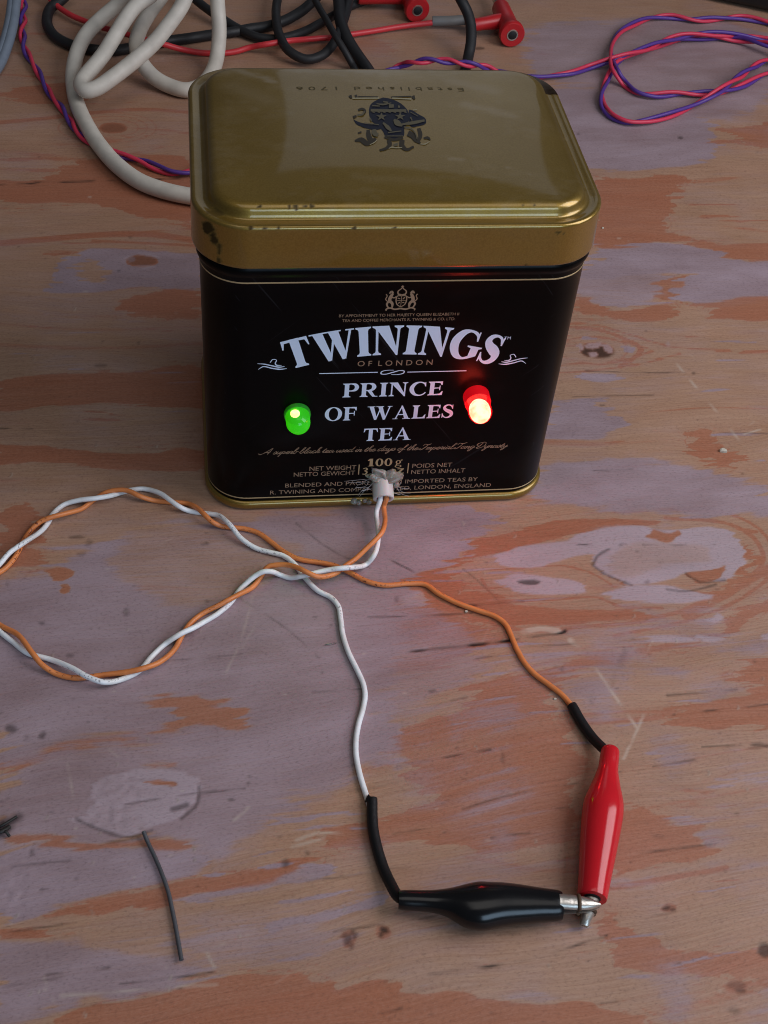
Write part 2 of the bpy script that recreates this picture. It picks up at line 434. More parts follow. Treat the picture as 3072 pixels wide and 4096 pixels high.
def build_table():
    st = .62
    xs = np.concatenate([np.arange(-420, -140, 12), np.arange(-140, -112, .9), np.arange(-112, 122, .42), np.arange(122, 236, .8), np.arange(236, 430, 12)])
    ys = np.concatenate([np.arange(-420, -200, 12), np.arange(-200, 20, .42), np.arange(20, 300, .9), np.arange(300, 660, 12)])
    nx, ny = len(xs), len(ys)
    X, Y = np.meshgrid(xs, ys)
    # grain coordinates: u along, v across, gently wandering
    slope = np.interp(Y, [-180, -90, -10, 60, 110, 150, 290], [.12, .085, .0, -.05, .0, .05, .0])
    v = Y - slope * X + 8.0 * fbm(X / 80, Y / 50, 3, 3)
    u = X
    fine = fbm(u / 22, v / 1.1, 11, 4)
    mid = fbm(u / 60, v / 4.5, 12, 4)
    blot = fbm(u / 16, v / 13, 13, 5)
    streak = fbm(u / 60, v / 1.6, 15, 4)
    rings = np.clip((.055 - np.abs(fbm(u / 150, v / 9.0, 21, 3))) / .055, 0, 1) * np.clip(.6 + fbm(u / 40, v / 20, 22, 2), 0, 1)
    late = np.clip(.13 + .15 * streak + .34 * mid + .42 * rings, 0, .62)
    paint = np.clip(.10 + .5 * blot + .3 * fine, 0, .35)
    thick = np.zeros_like(X); dark = np.zeros_like(X); worn = np.zeros_like(X); Z = np.zeros_like(X)
    def region(pts, margin=14):
        pts = np.array([P(*p)[:2] for p in pts])
        x0, y0 = pts.min(0) - margin; x1, y1 = pts.max(0) + margin
        i0, i1 = np.searchsorted(xs, [x0, x1]); j0, j1 = np.searchsorted(ys, [y0, y1])
        return pts, (slice(j0, max(j1, j0 + 1)), slice(i0, max(i1, i0 + 1)))
    def sdf(pts, px, py):
        d = np.full(px.shape, 1e9); ins = np.zeros(px.shape, bool)
        n = len(pts)
        for i in range(n):
            a = pts[i]; b = pts[(i + 1) % n]; ab = b - a
            t = np.clip(((px - a[0]) * ab[0] + (py - a[1]) * ab[1]) / (ab @ ab + 1e-9), 0, 1)
            d = np.minimum(d, np.hypot(px - a[0] - t * ab[0], py - a[1] - t * ab[1]))
            if abs(ab[1]) > 1e-9:
                c = ((a[1] > py) != (b[1] > py)) & (px < ab[0] * (py - a[1]) / ab[1] + a[0]); ins ^= c
        return np.where(ins, d, -d)
    def poly(pts, arr, s=1.0, soft=.7, jag=5.0, wob=1.2, mode='max', fray=0.6, smooth=True):
        if smooth and len(pts) > 3:
            q = catmull([np.array([*p, 0.]) for p in pts] + [np.array([*pts[0], 0.])], 14)[:-1, :2]
            pts = [tuple(p) for p in q]
        pp, sl = region(pts)
        px = X[sl] + jag * (fine[sl] * 1.1 + .5 * vnoise(u[sl] / 5, v[sl] / 1.6, 31)); py = Y[sl] + wob * blot[sl] * 1.4
        d = sdf(pp, px, py) + fray * fine[sl]
        mk = np.clip(d / (2 * soft) + .5, 0, 1); mk = mk * mk * (3 - 2 * mk) * s
        if mode == 'max': arr[sl] = np.maximum(arr[sl], mk)
        elif mode == 'sub': arr[sl] = arr[sl] * (1 - mk)
        elif mode == 'set': arr[sl] = arr[sl] * (1 - mk / max(s, 1e-6)) + mk
        return mk, sl
    def line(pts, arr, wdt, s=1.0, soft=.35, wob=.4, broken=0.):
        q = catmull([np.array([*p, 0.]) for p in pts], 20)[:, :2]
        pp, sl = region([tuple(a) for a in q], 5)
        px = X[sl] + wob * blot[sl]; py = Y[sl] + wob * fine[sl]
        d = np.full(px.shape, 1e9)
        for a, b in zip(pp[:-1], pp[1:]):
            ab = b - a; t = np.clip(((px - a[0]) * ab[0] + (py - a[1]) * ab[1]) / (ab @ ab + 1e-9), 0, 1)
            d = np.minimum(d, np.hypot(px - a[0] - t * ab[0], py - a[1] - t * ab[1]))
        mk = np.clip((wdt / 2 - d) / (2 * soft) + .5, 0, 1) * s
        if broken: mk = mk * np.clip(.5 + broken * vnoise(px / 4, py / 4, 77) * 2, 0, 1)
        arr[sl] = np.maximum(arr[sl], mk); return mk, sl
    def ell(cx, cy, rx, ry, arr, s=1., soft=.6, rot=0, wob=.5, mode='max', n=28):
        pts = []
        for k in range(n):
            a = 2 * math.pi * k / n; ex, ey = rx * math.cos(a), ry * math.sin(a)
            pts.append((cx + ex * math.cos(rot) - ey * math.sin(rot), cy + ex * math.sin(rot) + ey * math.cos(rot)))
        return poly(pts, arr, s, soft, .5, wob, mode, .25, False)

    paint = np.clip(paint + .15 * np.clip((X + 20) / 60, 0, 1) * np.clip((-Y - 30) / 50, 0, 1) * (1 + .8 * blot), 0, .6)
    # ---------------- broad thin paint over the middle, left front and right back
    W_ = dict(jag=9, wob=4, fray=2.5, soft=5)
    poly([(60, 1240), (240, 1160), (420, 1120), (700, 1105), (900, 1100), (960, 1200), (900, 1330), (860, 1480), (860, 1600), (700, 1720), (450, 1660), (200, 1600), (0, 1640), (-60, 1500), (-60, 1280)], paint, .86, **W_)
    poly([(880, 1240), (960, 1310), (1040, 1380), (1060, 1440), (980, 1500), (860, 1580), (760, 1640), (760, 1380)], paint, .55, **W_)
    poly([(0, 1650), (130, 1620), (320, 1600), (520, 1620), (640, 1680), (560, 1800), (420, 1850), (200, 1830), (-40, 1800)], paint, .80, **W_)
    poly([(0, 1850), (60, 1820), (300, 1830), (425, 1832), (442, 1868), (350, 1902), (200, 1938), (75, 1980), (0, 1995), (-40, 1900)], paint, .92, jag=6, soft=1.5)
    poly([(-20, 2040), (200, 2030), (430, 2060), (470, 2085), (350, 2130), (200, 2165), (110, 2212), (-20, 2230)], paint, .82, jag=7, soft=3, wob=3)
    poly([(330, 1960), (560, 1950), (700, 1960), (760, 2040), (560, 2080), (400, 2060)], paint, .5, **W_)
    poly([(1120, 200), (1240, 190), (1500, 240), (1547, 304), (1513, 350), (1427, 366), (1290, 364), (1180, 330)], paint, .88, jag=7, soft=1.5)
    poly([(1130, 60), (1320, 40), (1659, 70), (1690, 180), (1620, 240), (1420, 250), (1250, 190), (1130, 150)], paint, .66, **W_)
    poly([(1280, 535), (1495, 530), (1598, 562), (1680, 570), (1680, 640), (1454, 646), (1482, 598), (1379, 597), (1250, 600)], paint, .90, jag=7, soft=1.2)
    poly([(1240, 598), (1440, 600), (1420, 645), (1235, 642)], paint, .62, jag=7, soft=2)
    poly([(1190, 868), (1290, 858), (1330, 900), (1352, 919), (1290, 945), (1170, 935)], paint, .85, jag=7, soft=1.5)
    poly([(1150, 1000), (1320, 985), (1500, 1010), (1590, 1040), (1659, 1060), (1690, 1120), (1500, 1110), (1300, 1100), (1140, 1080)], paint, .82, jag=8, soft=2.5, wob=3)
    poly([(840, 1108), (1030, 1095), (1072, 1125), (1005, 1170), (990, 1205), (930, 1235), (830, 1250)], paint, .95, jag=7, soft=1.2)
    poly([(437, 552), (437, 617), (302, 622), (111, 622), (125, 580), (130, 564), (186, 541), (278, 538), (371, 545)], paint, .95, jag=4, soft=.8)
    poly([(80, 625), (240, 622), (437, 622), (437, 640), (300, 690), (120, 700)], paint, .38, **W_)
    poly([(260, 680), (437, 676), (440, 760), (330, 740), (240, 720)], paint, .35, **W_)
    poly([(550, 1990), (700, 1962), (830, 1936), (835, 1952), (690, 1985), (560, 2010)], paint, .75, jag=6)
    poly([(390, 1938), (550, 1908), (725, 1868), (705, 1890), (500, 1930), (420, 1945)], paint, .85, jag=6, soft=.7)
    poly([(1050, 1770), (1150, 1800), (1180, 1840), (1060, 1850)], paint, .35, **W_)
    poly([(1310, 1920), (1450, 1940), (1500, 2000), (1400, 2010)], paint, .35, **W_)
    # wood showing through the paint
    poly([(235, 1210), (280, 1160), (350, 1135), (500, 1140), (640, 1180), (640, 1215), (565, 1272), (450, 1312), (370, 1310), (310, 1275), (240, 1235)], paint, .48, mode='sub', soft=2, jag=4)
    for q in ([(90, 1235), (125, 1225), (160, 1235), (150, 1252), (115, 1257)], [(126, 1265), (150, 1263), (154, 1280), (132, 1283)]):
        poly(q, paint, 1, mode='sub', soft=.5, jag=1.2); poly(q, late, .75, soft=.6, jag=1.2)
    line([(155, 1255), (185, 1272), (220, 1294)], late, 1.6, .7, broken=.6); 
    # ---------------- latewood figure
    L1 = [
     ([(-10, 206), (60, 186), (153, 179), (200, 190), (190, 218), (70, 225)], .80),
     ([(93, 390), (130, 367), (209, 343), (302, 334), (385, 339), (440, 371), (440, 468), (302, 466), (186, 441), (-20, 427), (-20, 397)], .95),
     ([(260, 650), (440, 626), (440, 677), (278, 675)], .85),
     ([(-20, 821), (139, 807), (278, 798), (450, 798), (450, 872), (232, 868), (-20, 878)], .95),
     ([(-20, 960), (93, 965), (232, 979), (450, 974), (450, 1007), (278, 1013), (93, 998), (-20, 1003)], .95),
     ([(1284, 379), (1359, 386), (1482, 383), (1461, 413), (1454, 441), (1441, 475), (1444, 502), (1495, 514), (1427, 525), (1280, 528)], .95),
     ([(1560, 277), (1690, 268), (1690, 316), (1598, 308)], .75),
     ([(1489, 516), (1564, 526), (1690, 533), (1690, 560), (1598, 560), (1512, 532)], .85),
     ([(1441, 598), (1482, 595), (1454, 649), (1420, 642)], .75),
     ([(1243, 642), (1287, 646), (1297, 663), (1451, 663), (1454, 687), (1359, 687), (1284, 679), (1235, 675)], .80),
     ([(1461, 653), (1690, 647), (1690, 685), (1564, 687), (1523, 682), (1530, 668)], .85),
     ([(1485, 933), (1516, 926), (1547, 953), (1588, 981), (1581, 1015), (1530, 1003), (1489, 974)], .85),
     ([(-10, 1100), (60, 1088), (82, 1150), (80, 1190), (75, 1225), (20, 1228), (-10, 1240)], .85),
     ([(300, 1520), (390, 1500), (465, 1505), (550, 1560), (525, 1580), (450, 1562), (350, 1585), (320, 1580), (390, 1555), (370, 1535)], .80),
     ([(-10, 1640), (100, 1617), (250, 1590), (320, 1580), (200, 1620), (50, 1655), (-10, 1668)], .70),
     ([(295, 1650), (340, 1644), (372, 1652), (335, 1658)], .85),
     ([(1015, 1160), (1090, 1150), (1230, 1122), (1380, 1118), (1430, 1122), (1280, 1148), (1180, 1172), (1080, 1187), (1000, 1212), (985, 1245), (1035, 1280), (1110, 1300), (1180, 1313), (1330, 1320), (1380, 1315), (1405, 1330), (1280, 1342), (1130, 1352), (1000, 1330), (920, 1290), (880, 1255), (960, 1225), (1000, 1195)], 1.0),
     ([(842, 1614), (859, 1580), (939, 1547), (1007, 1504), (1015, 1483), (1083, 1466), (1125, 1449), (1189, 1432), (1330, 1402), (1430, 1388), (1480, 1390), (1330, 1425), (1215, 1460), (1190, 1520), (1230, 1600), (1250, 1720), (1240, 1800), (1080, 1835), (900, 1820), (690, 1812), (690, 1795), (820, 1771), (871, 1746), (926, 1703), (884, 1678), (892, 1648), (859, 1640)], .74),
     ([(1455, 1545), (1480, 1525), (1580, 1495), (1690, 1478), (1690, 1572), (1580, 1575), (1480, 1570)], .90),
     ([(1595, 1475), (1625, 1430), (1690, 1385), (1690, 1475)], .80),
     ([(1605, 1170), (1640, 1200), (1650, 1230), (1540, 1288), (1460, 1278), (1570, 1268), (1610, 1230)], .90),
     ([(1430, 1390), (1500, 1372), (1690, 1280), (1690, 1305), (1490, 1392)], .75),
     ([(40, 1805), (100, 1795), (200, 1815), (300, 1822), (410, 1820), (390, 1838), (250, 1832), (100, 1820)], .85),
     ([(100, 1975), (200, 1945), (320, 1920), (425, 1893), (550, 1880), (700, 1858), (640, 1897), (500, 1915), (370, 1945), (300, 1960), (280, 1950), (210, 1972)], 1.0),
     ([(-10, 2010), (100, 2007), (135, 2020), (65, 2026), (-10, 2031)], .95),
     ([(110, 2240), (200, 2175), (280, 2155), (370, 2135), (475, 2100), (600, 2098), (700, 2108), (750, 2135), (840, 2122), (850, 2260), (100, 2260)], .95),
     ([(685, 1795), (800, 1780), (805, 1808), (690, 1826)], .75),
     ([(1350, 1745), (1505, 1785), (1530, 1820), (1505, 1855), (1380, 1870), (1300, 1890), (1300, 1780)], .80),
     ([(1310, 1965), (1360, 2000), (1370, 2020), (1455, 2050), (1555, 2065), (1690, 2052), (1690, 2118), (1480, 2100), (1330, 2080)], .75),
     ([(820, 2142), (980, 2138), (1130, 2160), (1330, 2180), (1480, 2240), (820, 2240)], .80),
     ([(720, 1300), (830, 1285), (930, 1300), (1080, 1385), (1000, 1420), (820, 1440), (730, 1400)], .66),
     ([(560, 40), (760, 60), (850, 110), (600, 120)], .5),
    ]
    for pts, s in L1:
        q = catmull([np.array([*p, 0.]) for p in pts] + [np.array([*pts[0], 0.])], 14)[:-1, :2]
        pp, sl = region([tuple(p) for p in q], 12)
        d = sdf(pp, X[sl] + 3.0 * mid[sl], Y[sl] + 1.4 * blot[sl]) + 1.6 * blot[sl] + .3 * fine[sl]
        ph = d / 1.9; ph = ph - np.floor(ph)
        late[sl] = np.maximum(late[sl], np.clip(late[sl] + .42 * ph ** 4 * np.exp(-np.abs(np.minimum(d, 0)) / 5.0) * (d < 0), 0, .8))
    for pts, s in L1:
        mk, sl = poly(pts, late, s, soft=.5, jag=5.5, wob=1.3)
        late[sl] -= .26 * mk * np.clip(mid[sl] * 2 + .3, 0, 1)
        if s >= .8: poly(pts, paint, .8, mode='sub', soft=1.5, jag=6)
    for pts, wd, s in (([(-10, 265), (110, 254), (170, 246)], 3.5, .7), ([(170, 246), (300, 236), (420, 243)], 3, .7), ([(-10, 526), (93, 517), (232, 506), (325, 506), (430, 520)], 3.5, .95),
                       ([(200, 520), (300, 524), (440, 532)], 2, .7), ([(1310, 1920), (1440, 1898), (1570, 1873)], 1.5, .8), ([(1659, 1225), (1560, 1290), (1480, 1330)], 2.5, .8),
                       ([(0, 700), (200, 712), (437, 705)], 2.2, .45), ([(0, 745), (210, 752), (437, 742)], 2.6, .5), ([(1290, 480), (1440, 470)], 2, .4),
                       ([(1400, 1745), (1540, 1720), (1659, 1700)], 1.6, .5), ([(1480, 1640), (1659, 1610)], 1.4, .5), ([(200, 1700), (60, 1722), (-10, 1735)], 2, .5),
                       ([(1010, 1850), (1180, 1880), (1260, 1870)], 2, .5), ([(1330, 1400), (1180, 1432), (1010, 1490)], 1.2, .6)):
        line(pts, late, wd, s, soft=.7)
    # brush-drawn growth lines that follow the cathedral edges
    # slivers of paint and latewood caught along the grain
    r2 = np.random.RandomState(23)
    def sliver(arr, s_, zone, n, hmax):
        for _ in range(n):
            cx, cy = r2.uniform(*zone[:2]), r2.uniform(*zone[2:]); l = r2.uniform(18, 95); h = r2.uniform(1.6, hmax)
            a = -np.interp(cy, [400, 850, 1100, 1400, 2200], [.01, -.02, .0, .07, .16]) + r2.normal(0, .03); k = cy * .0 + 1
            pts = [(cx - l, cy - l * math.tan(a)), (cx - l * .3, cy - l * .3 * math.tan(a) - h), (cx + l * .5, cy + l * .5 * math.tan(a) - h * r2.uniform(.3, 1)), (cx + l, cy + l * math.tan(a)), (cx + l * .4, cy + l * .4 * math.tan(a) + h * r2.uniform(.2, 1)), (cx - l * .5, cy - l * .5 * math.tan(a) + h * .7)]
            poly(pts, arr, s_ * r2.uniform(.7, 1), soft=.35, jag=4.5, wob=.8)
    sliver(paint, .95, (420, 820, 1740, 2080), 20, 5); sliver(paint, .9, (1000, 1640, 1360, 2150), 26, 4.5); sliver(paint, .9, (1230, 1640, 520, 1120), 18, 5); sliver(paint, .6, (0, 430, 620, 1000), 10, 4)
    sliver(late, .75, (740, 1120, 1230, 1490), 30, 4.5); sliver(paint, .9, (900, 1180, 1230, 1480), 16, 4)  # latewood slivers here also paint the red lamp's spill into the wood
    sliver(late, .85, (20, 800, 1480, 2050), 14, 5); sliver(late, .85, (1230, 1640, 280, 1120), 14, 5); sliver(late, .85, (860, 1640, 1650, 2180), 20, 4.5); sliver(late, .8, (0, 400, 200, 1000), 16, 4)
    # ---------------- knots
    def knot(cx, cy, rx, ry, rings, fill=.75, dk=.35):
        for k in range(rings, 0, -1):
            e = 1 + k * .55
            pts = [(cx + rx * e * 1.15 * math.cos(a) * (1.25 if math.cos(a) < 0 else 1), cy + ry * e * math.sin(a)) for a in np.linspace(0, 2 * math.pi, 26)]
            line(pts, late, 1.1, .62, soft=.6)
        ell(cx, cy, rx, ry, late, fill); ell(cx, cy, rx, ry, paint, .9, mode='sub')
        ell(cx, cy, rx * .9, ry * .85, dark, dk, soft=1.0, wob=1.5)
    knot(244, 276, 31, 12, 3, .95, .35)
    knot(306, 564, 36, 14, 1, .95, .38)
    knot(1289, 755, 38, 18, 1, .6, .85)
    for q in ([(1262, 752), (1275, 742), (1300, 738), (1290, 752)], [(1300, 742), (1318, 745), (1322, 760), (1306, 757)], [(1268, 762), (1284, 758), (1292, 766), (1276, 770)], [(1250, 748), (1258, 742), (1262, 748), (1254, 757)]):
        poly(q, dark, .95, mode='sub', soft=.4, jag=1, wob=.5); poly(q, thick, .6, soft=.4, jag=1, wob=.5)
    for q in ([(268, 556), (288, 552), (292, 560), (276, 568)], [(300, 548), (340, 551), (344, 560), (322, 556)], [(290, 574), (315, 572), (335, 576), (310, 582)]):
        poly(q, thick, .5, soft=.4, jag=1.2, wob=.5)
    line([(1246, 707), (1290, 711), (1341, 728), (1386, 755), (1341, 792)], late, 2.0, .75)
    for q in ([(1338, 745), (1372, 750), (1366, 762), (1345, 758)], [(1255, 803), (1340, 808), (1330, 820), (1250, 816)]):
        poly(q, paint, .9, soft=.8, jag=3)
    poly([(160, 572), (200, 560), (215, 575), (240, 600), (200, 612), (175, 600)], paint, .8, mode='sub', soft=1.2)
    # ---------------- thick paint left in the hollows
    TH = [
     ([(1070, 1195), (1110, 1180), (1230, 1168), (1280, 1143), (1380, 1133), (1430, 1143), (1530, 1138), (1590, 1160), (1612, 1195), (1600, 1235), (1570, 1257), (1480, 1240), (1440, 1255), (1360, 1262), (1320, 1247), (1280, 1220), (1290, 1200), (1210, 1212), (1170, 1225), (1080, 1217)], .92),
     ([(1075, 1255), (1120, 1240), (1200, 1250), (1255, 1260), (1262, 1278), (1130, 1282)], .90),
     ([(1305, 1280), (1360, 1265), (1470, 1272), (1540, 1290), (1480, 1302), (1380, 1300), (1320, 1291)], .92),
     ([(165, 1765), (200, 1740), (195, 1700), (235, 1675), (280, 1660), (370, 1660), (437, 1685), (427, 1705), (427, 1730), (390, 1765), (325, 1790), (280, 1807), (240, 1797), (200, 1780)], .88),
     ([(875, 1290), (905, 1278), (925, 1290), (915, 1310), (885, 1306)], .45),
     ([(1500, 1368), (1540, 1372), (1560, 1378), (1510, 1384)], .75), ([(1380, 1372), (1450, 1370), (1510, 1382), (1440, 1386)], .75),
     ([(1520, 1335), (1545, 1322), (1562, 1334), (1540, 1342)], .75), ([(1645, 1370), (1665, 1366), (1665, 1378), (1648, 1378)], .75),
     ([(1450, 735), (1440, 742)] + [(1455, 746)], .3),
    ]
    for pts, s in TH:
        mk, sl = poly(pts, thick, s, soft=.45, jag=2.2, wob=.8, fray=.35)
        poly(pts, late, 1, mode='sub', soft=.6, jag=2.2, wob=.8)
        Z[sl] += .05 * mk
    # worn pinkish middle of the big swirl, and growth lines bending round it
    poly([(1335, 1185), (1400, 1165), (1470, 1170), (1535, 1190), (1530, 1215), (1450, 1225), (1360, 1250), (1320, 1235)], thick, .42, mode='sub', soft=1.2, jag=2, wob=2)
    for k_, (pts, w_) in enumerate((([(1440, 1118), (1560, 1128), (1630, 1165), (1648, 1205), (1610, 1255), (1500, 1312), (1360, 1345)], 1.8), ([(1420, 1100), (1580, 1112), (1655, 1160), (1675, 1215), (1620, 1280), (1500, 1335), (1330, 1375)], 1.4),
                                    ([(1060, 1232), (1130, 1228), (1200, 1222), (1270, 1235), (1330, 1268)], 1.0), ([(1040, 1250), (1070, 1290), (1180, 1296), (1290, 1290), (1330, 1306), (1430, 1312)], 1.2), ([(990, 1180), (1100, 1163), (1240, 1140), (1330, 1128)], 1.0), ([(1010, 1330), (1130, 1362), (1280, 1352), (1400, 1340), (1520, 1300), (1660, 1235)], 1.6),
                                    ([(1180, 715), (1240, 728), (1290, 728), (1345, 738), (1400, 752)], 1.3), ([(1190, 792), (1250, 786), (1310, 786), (1360, 774), (1410, 758)], 1.3), ([(1190, 700), (1290, 702), (1360, 722), (1450, 748), (1560, 756)], 1.2), ([(1185, 806), (1290, 800), (1380, 786), (1470, 764)], 1.2))):
        line(pts, late, w_, .72, soft=.5, wob=.8)
    # bare slots and holes in that paint
    for q in ([(1415, 1140), (1450, 1150), (1465, 1143), (1470, 1155), (1440, 1172), (1420, 1165), (1398, 1160)], [(1480, 1238), (1530, 1232), (1566, 1222), (1560, 1246), (1500, 1258)], [(310, 1686), (345, 1683), (380, 1690), (384, 1697), (330, 1697)], [(1305, 1240), (1290, 1232), (1345, 1260), (1362, 1264)],
              [(1590, 1140), (1640, 1148), (1640, 1152), (1600, 1150)]):
        poly(q, thick, 1, mode='sub', soft=.4, jag=1.5, wob=.5); poly(q, late, .8, soft=.5, jag=1.5, wob=.5); poly(q, paint, .9, mode='sub', soft=.5, jag=1.5)
    for pts in ([(1278, 1219), (1300, 1236), (1335, 1252), (1364, 1263)], [(1280, 1218), (1290, 1200), (1316, 1187)], [(166, 1767), (200, 1784), (240, 1800), (282, 1808), (325, 1793)], [(1480, 1238), (1510, 1256), (1565, 1252)], [(390, 1767), (425, 1735), (430, 1700)],
                [(1440, 1272), (1480, 1277), (1545, 1262)]):
        line(pts, dark, .7, .62, soft=.35)
    poly([(1123, 1256), (1145, 1254), (1168, 1256), (1160, 1263), (1130, 1262)], dark, .75, soft=.4, jag=1, wob=.4)
    line([(372, 1747), (388, 1743), (402, 1738)], dark, 1.3, .6)
    # rubbed scaly skin of paint on the left knot and far left
    for q in ([(197, 1700), (235, 1678), (262, 1672), (290, 1720), (303, 1755), (280, 1790), (230, 1790), (200, 1765), (210, 1730)], [(-10, 1850), (40, 1830), (68, 1870), (60, 1920), (30, 1990), (-10, 1995)]):
        mk, sl = poly(q, np.zeros_like(X), 1, soft=2)
        Z[sl] += mk * .12 * vnoise(X[sl] / 1.5, Y[sl] / 1.3, 91)
        late[sl] = np.maximum(late[sl], .3 * mk); thick[sl] *= (1 - .35 * mk)
    # ---------------- cracks, scratches, stains
    for pts, wd, s in (([(-10, 398), (60, 396), (93, 393), (230, 390), (400, 384)], .9, .8), ([(880, 1407), (950, 1400), (1030, 1392), (1120, 1380), (1215, 1366), (1222, 1362)], .7, .8), ([(990, 1309), (1060, 1304), (1130, 1298)], .45, .6),
                       ([(830, 2120), (980, 2097), (1130, 2075), (1310, 2020)], .45, .6), ([(945, 1520), (1010, 1505)], .4, .3), ([(1440, 1502), (1590, 1489)], .6, .4), ([(860, 1654), (980, 1632), (1060, 1618)], .4, .45),
                       ([(750, 1710), (860, 1690)], .4, .4), ([(1000, 1748), (1090, 1720), (1250, 1690)], .45, .4), ([(1000, 1228), (1030, 1252), (1080, 1300)], .25, .3), ([(832, 1202), (870, 1222), (940, 1260)], .3, .6),
                       ([(640, 1130), (720, 1190), (800, 1226)], .3, .35), ([(500, 1280), (620, 1360), (690, 1420)], .25, .3), ([(1290, 1855), (1400, 1840), (1540, 1822)], .5, .4), ([(1410, 1655), (1500, 1640)], .35, .4)):
        line(pts, dark, max(wd * 1.25, .5), min(1, s * 1.45), soft=.22, broken=.45)
    for pts, wd, s in (([(1451, 772), (1500, 832), (1560, 905), (1608, 964)], 1.0, .35), ([(1285, 1440), (1330, 1505), (1375, 1572)], .8, .45), ([(1389, 1545), (1370, 1590), (1345, 1640)], .7, .4), ([(520, 1290), (555, 1330), (522, 1400)], .7, .22),
                       ([(545, 1290), (520, 1380), (480, 1475)], .6, .22), ([(145, 1650), (155, 1700), (160, 1735)], .6, .3), ([(215, 1932), (198, 1955)], .8, .5), ([(1496, 769), (1513, 786)], .7, .5), ([(1607, 938), (1640, 928)], .6, .5),
                       ([(442, 2045), (465, 2090)], .6, .35), ([(95, 2112), (115, 2160)], .6, .3), ([(130, 2150), (300, 2138), (470, 2125)], .6, .3), ([(1130, 1365), (1165, 1358), (1205, 1362)], 1.8, .5), ([(1235, 1384), (1250, 1392), (1262, 1386)], 2.0, .45),
                       ([(505, 1770), (535, 1745)], .7, .35), ([(1400, 1405), (1410, 1385)], .5, .3), ([(1100, 1550), (1122, 1540), (1135, 1556)], .7, .3), ([(640, 1815), (690, 1800), (740, 1802)], .8, .35), ([(630, 1830), (700, 1812)], .7, .35)):
        line(pts, worn, wd, s * 1.25, soft=.25, broken=.6)
    for pts, s in (([(1265, 1350), (1272, 1430), (1280, 1520)], .14), ([(1352, 1402), (1340, 1440), (1325, 1475)], .2)):
        line(pts, dark, 1.4, s, soft=.6, broken=.6)
    for cx, cy, rx, ry, s in ((748, 2026, 11, 13, .6), (762, 2018, 7, 10, .6), (757, 2038, 4, 10, .55), (827, 2007, 11, 7, .92), (822, 2016, 5, 7, .8), (618, 1869, 8, 7, .6), (665, 1848, 4, 4, .6), (1443, 1967, 10, 6, .75), (1457, 1971, 6, 4, .7), (1590, 2130, 20, 8, .42), (1598, 2141, 12, 6, .6),
                              (1585, 2185, 12, 6, .4), (1655, 2058, 16, 16, .75), (1648, 1611, 26, 4, .7), (1630, 1617, 14, 3, .4), (930, 1490, 10, 5, .45), (985, 1612, 3, 2, .6), (498, 1730, 7, 4, .7), (537, 1690, 3, 3, .5), (538, 1673, 3, 2, .5), (88, 1613 - 268, 6, 4, .6), (150, 1411, 8, 4, .45),
                              (22, 1574, 14, 9, .6), (90, 1587, 8, 7, .55), (55, 1590, 6, 6, .25), (165, 1158, 18, 4, .5), (190, 1170, 8, 8, .35), (175, 1196, 10, 5, .3), (448, 1300, 5, 3, .5), (447, 1172, 3, 5, .5), (440, 1175, 5, 3, .4), (272, 1322, 6, 8, .4), (300, 742, 3, 3, .4), (256, 587, 3, 2, .6), (218, 787, 14, 3, .4), (1470, 297, 5, 3, .7), (1250, 290, 3, 3, .4),
                              (1497, 805, 4, 3, .6), (858, 1298, 5, 5, .35), (1400, 1258, 5, 4, .4), (1342, 1175, 5, 4, .35), (1200, 1435, 6, 2, .45), (1213, 1440, 3, 6, .4), (165, 1894, 3, 2, .5), (70, 1838, 3, 6, .5), (640, 215, 40, 4, .3), (1035, 104, 12, 3, .6), (1085, 1635, 4, 12, .4), (1420, 1800, 12, 3, .3), (1230, 1990, 30, 3, .35), (1100, 2020, 26, 3, .3)):
        ell(cx, cy, rx, ry, dark, s, soft=.6, wob=1.2)
    for cx, cy, rx, ry in ((752, 2026, 17, 18), (827, 2012, 18, 14), (1448, 1968, 18, 10), (1592, 2135, 26, 14)):
        ell(cx, cy, rx, ry, late, .9, soft=1.2, wob=1.5)
    ell(8, 1786, 16, 12, dark, .85, soft=1.6, wob=2.5); line([(8, 1784), (24, 1774), (38, 1764)], dark, 1.8, .7, soft=.8)
    # scattered pits and specks that nobody would count
    rnd = np.random.RandomState(5)
    for _ in range(260):
        cx, cy = rnd.uniform(0, 1659), rnd.uniform(100, 2212); r = rnd.uniform(.7, 2.3)
        ell(cx, cy, r * rnd.uniform(1, 2.6), r * .8, dark if rnd.rand() < .72 else worn, rnd.uniform(.25, .6), soft=.4, wob=.4, n=8)
    for _ in range(46):      # long fine cracks that run with the grain
        cx, cy = rnd.uniform(-60, 1600), rnd.uniform(380, 2200); l = rnd.uniform(40, 230); a = -np.interp(cy, [400, 850, 1100, 1400, 2200], [.02, .0, .0, .07, .16]) + rnd.normal(0, .025)
        if 420 < cx + l / 2 < 1250 and cy < 1090: continue
        line([(cx, cy), (cx + l * .5, cy + l * .5 * math.tan(a) + rnd.uniform(-2, 2)), (cx + l, cy + l * math.tan(a))], dark, rnd.uniform(.32, .55), rnd.uniform(.45, .8), soft=.2, wob=.25, broken=.55)
    for _ in range(60):      # little dents: a shaded and a lit lip drawn in colour side by side
        cx, cy = rnd.uniform(0, 1659), rnd.uniform(600, 2200); r = rnd.uniform(3, 9); a = rnd.uniform(-.6, .6)
        p = [(cx + r * math.cos(a + k), cy + r * .7 * math.sin(a + k)) for k in (-.9, -.3, .3, .9)]
        line(p, worn, .4, rnd.uniform(.25, .5), soft=.2, wob=.2); line([(q[0] - 2.2, q[1] - .8) for q in p], dark, .35, rnd.uniform(.2, .42), soft=.2, wob=.2)
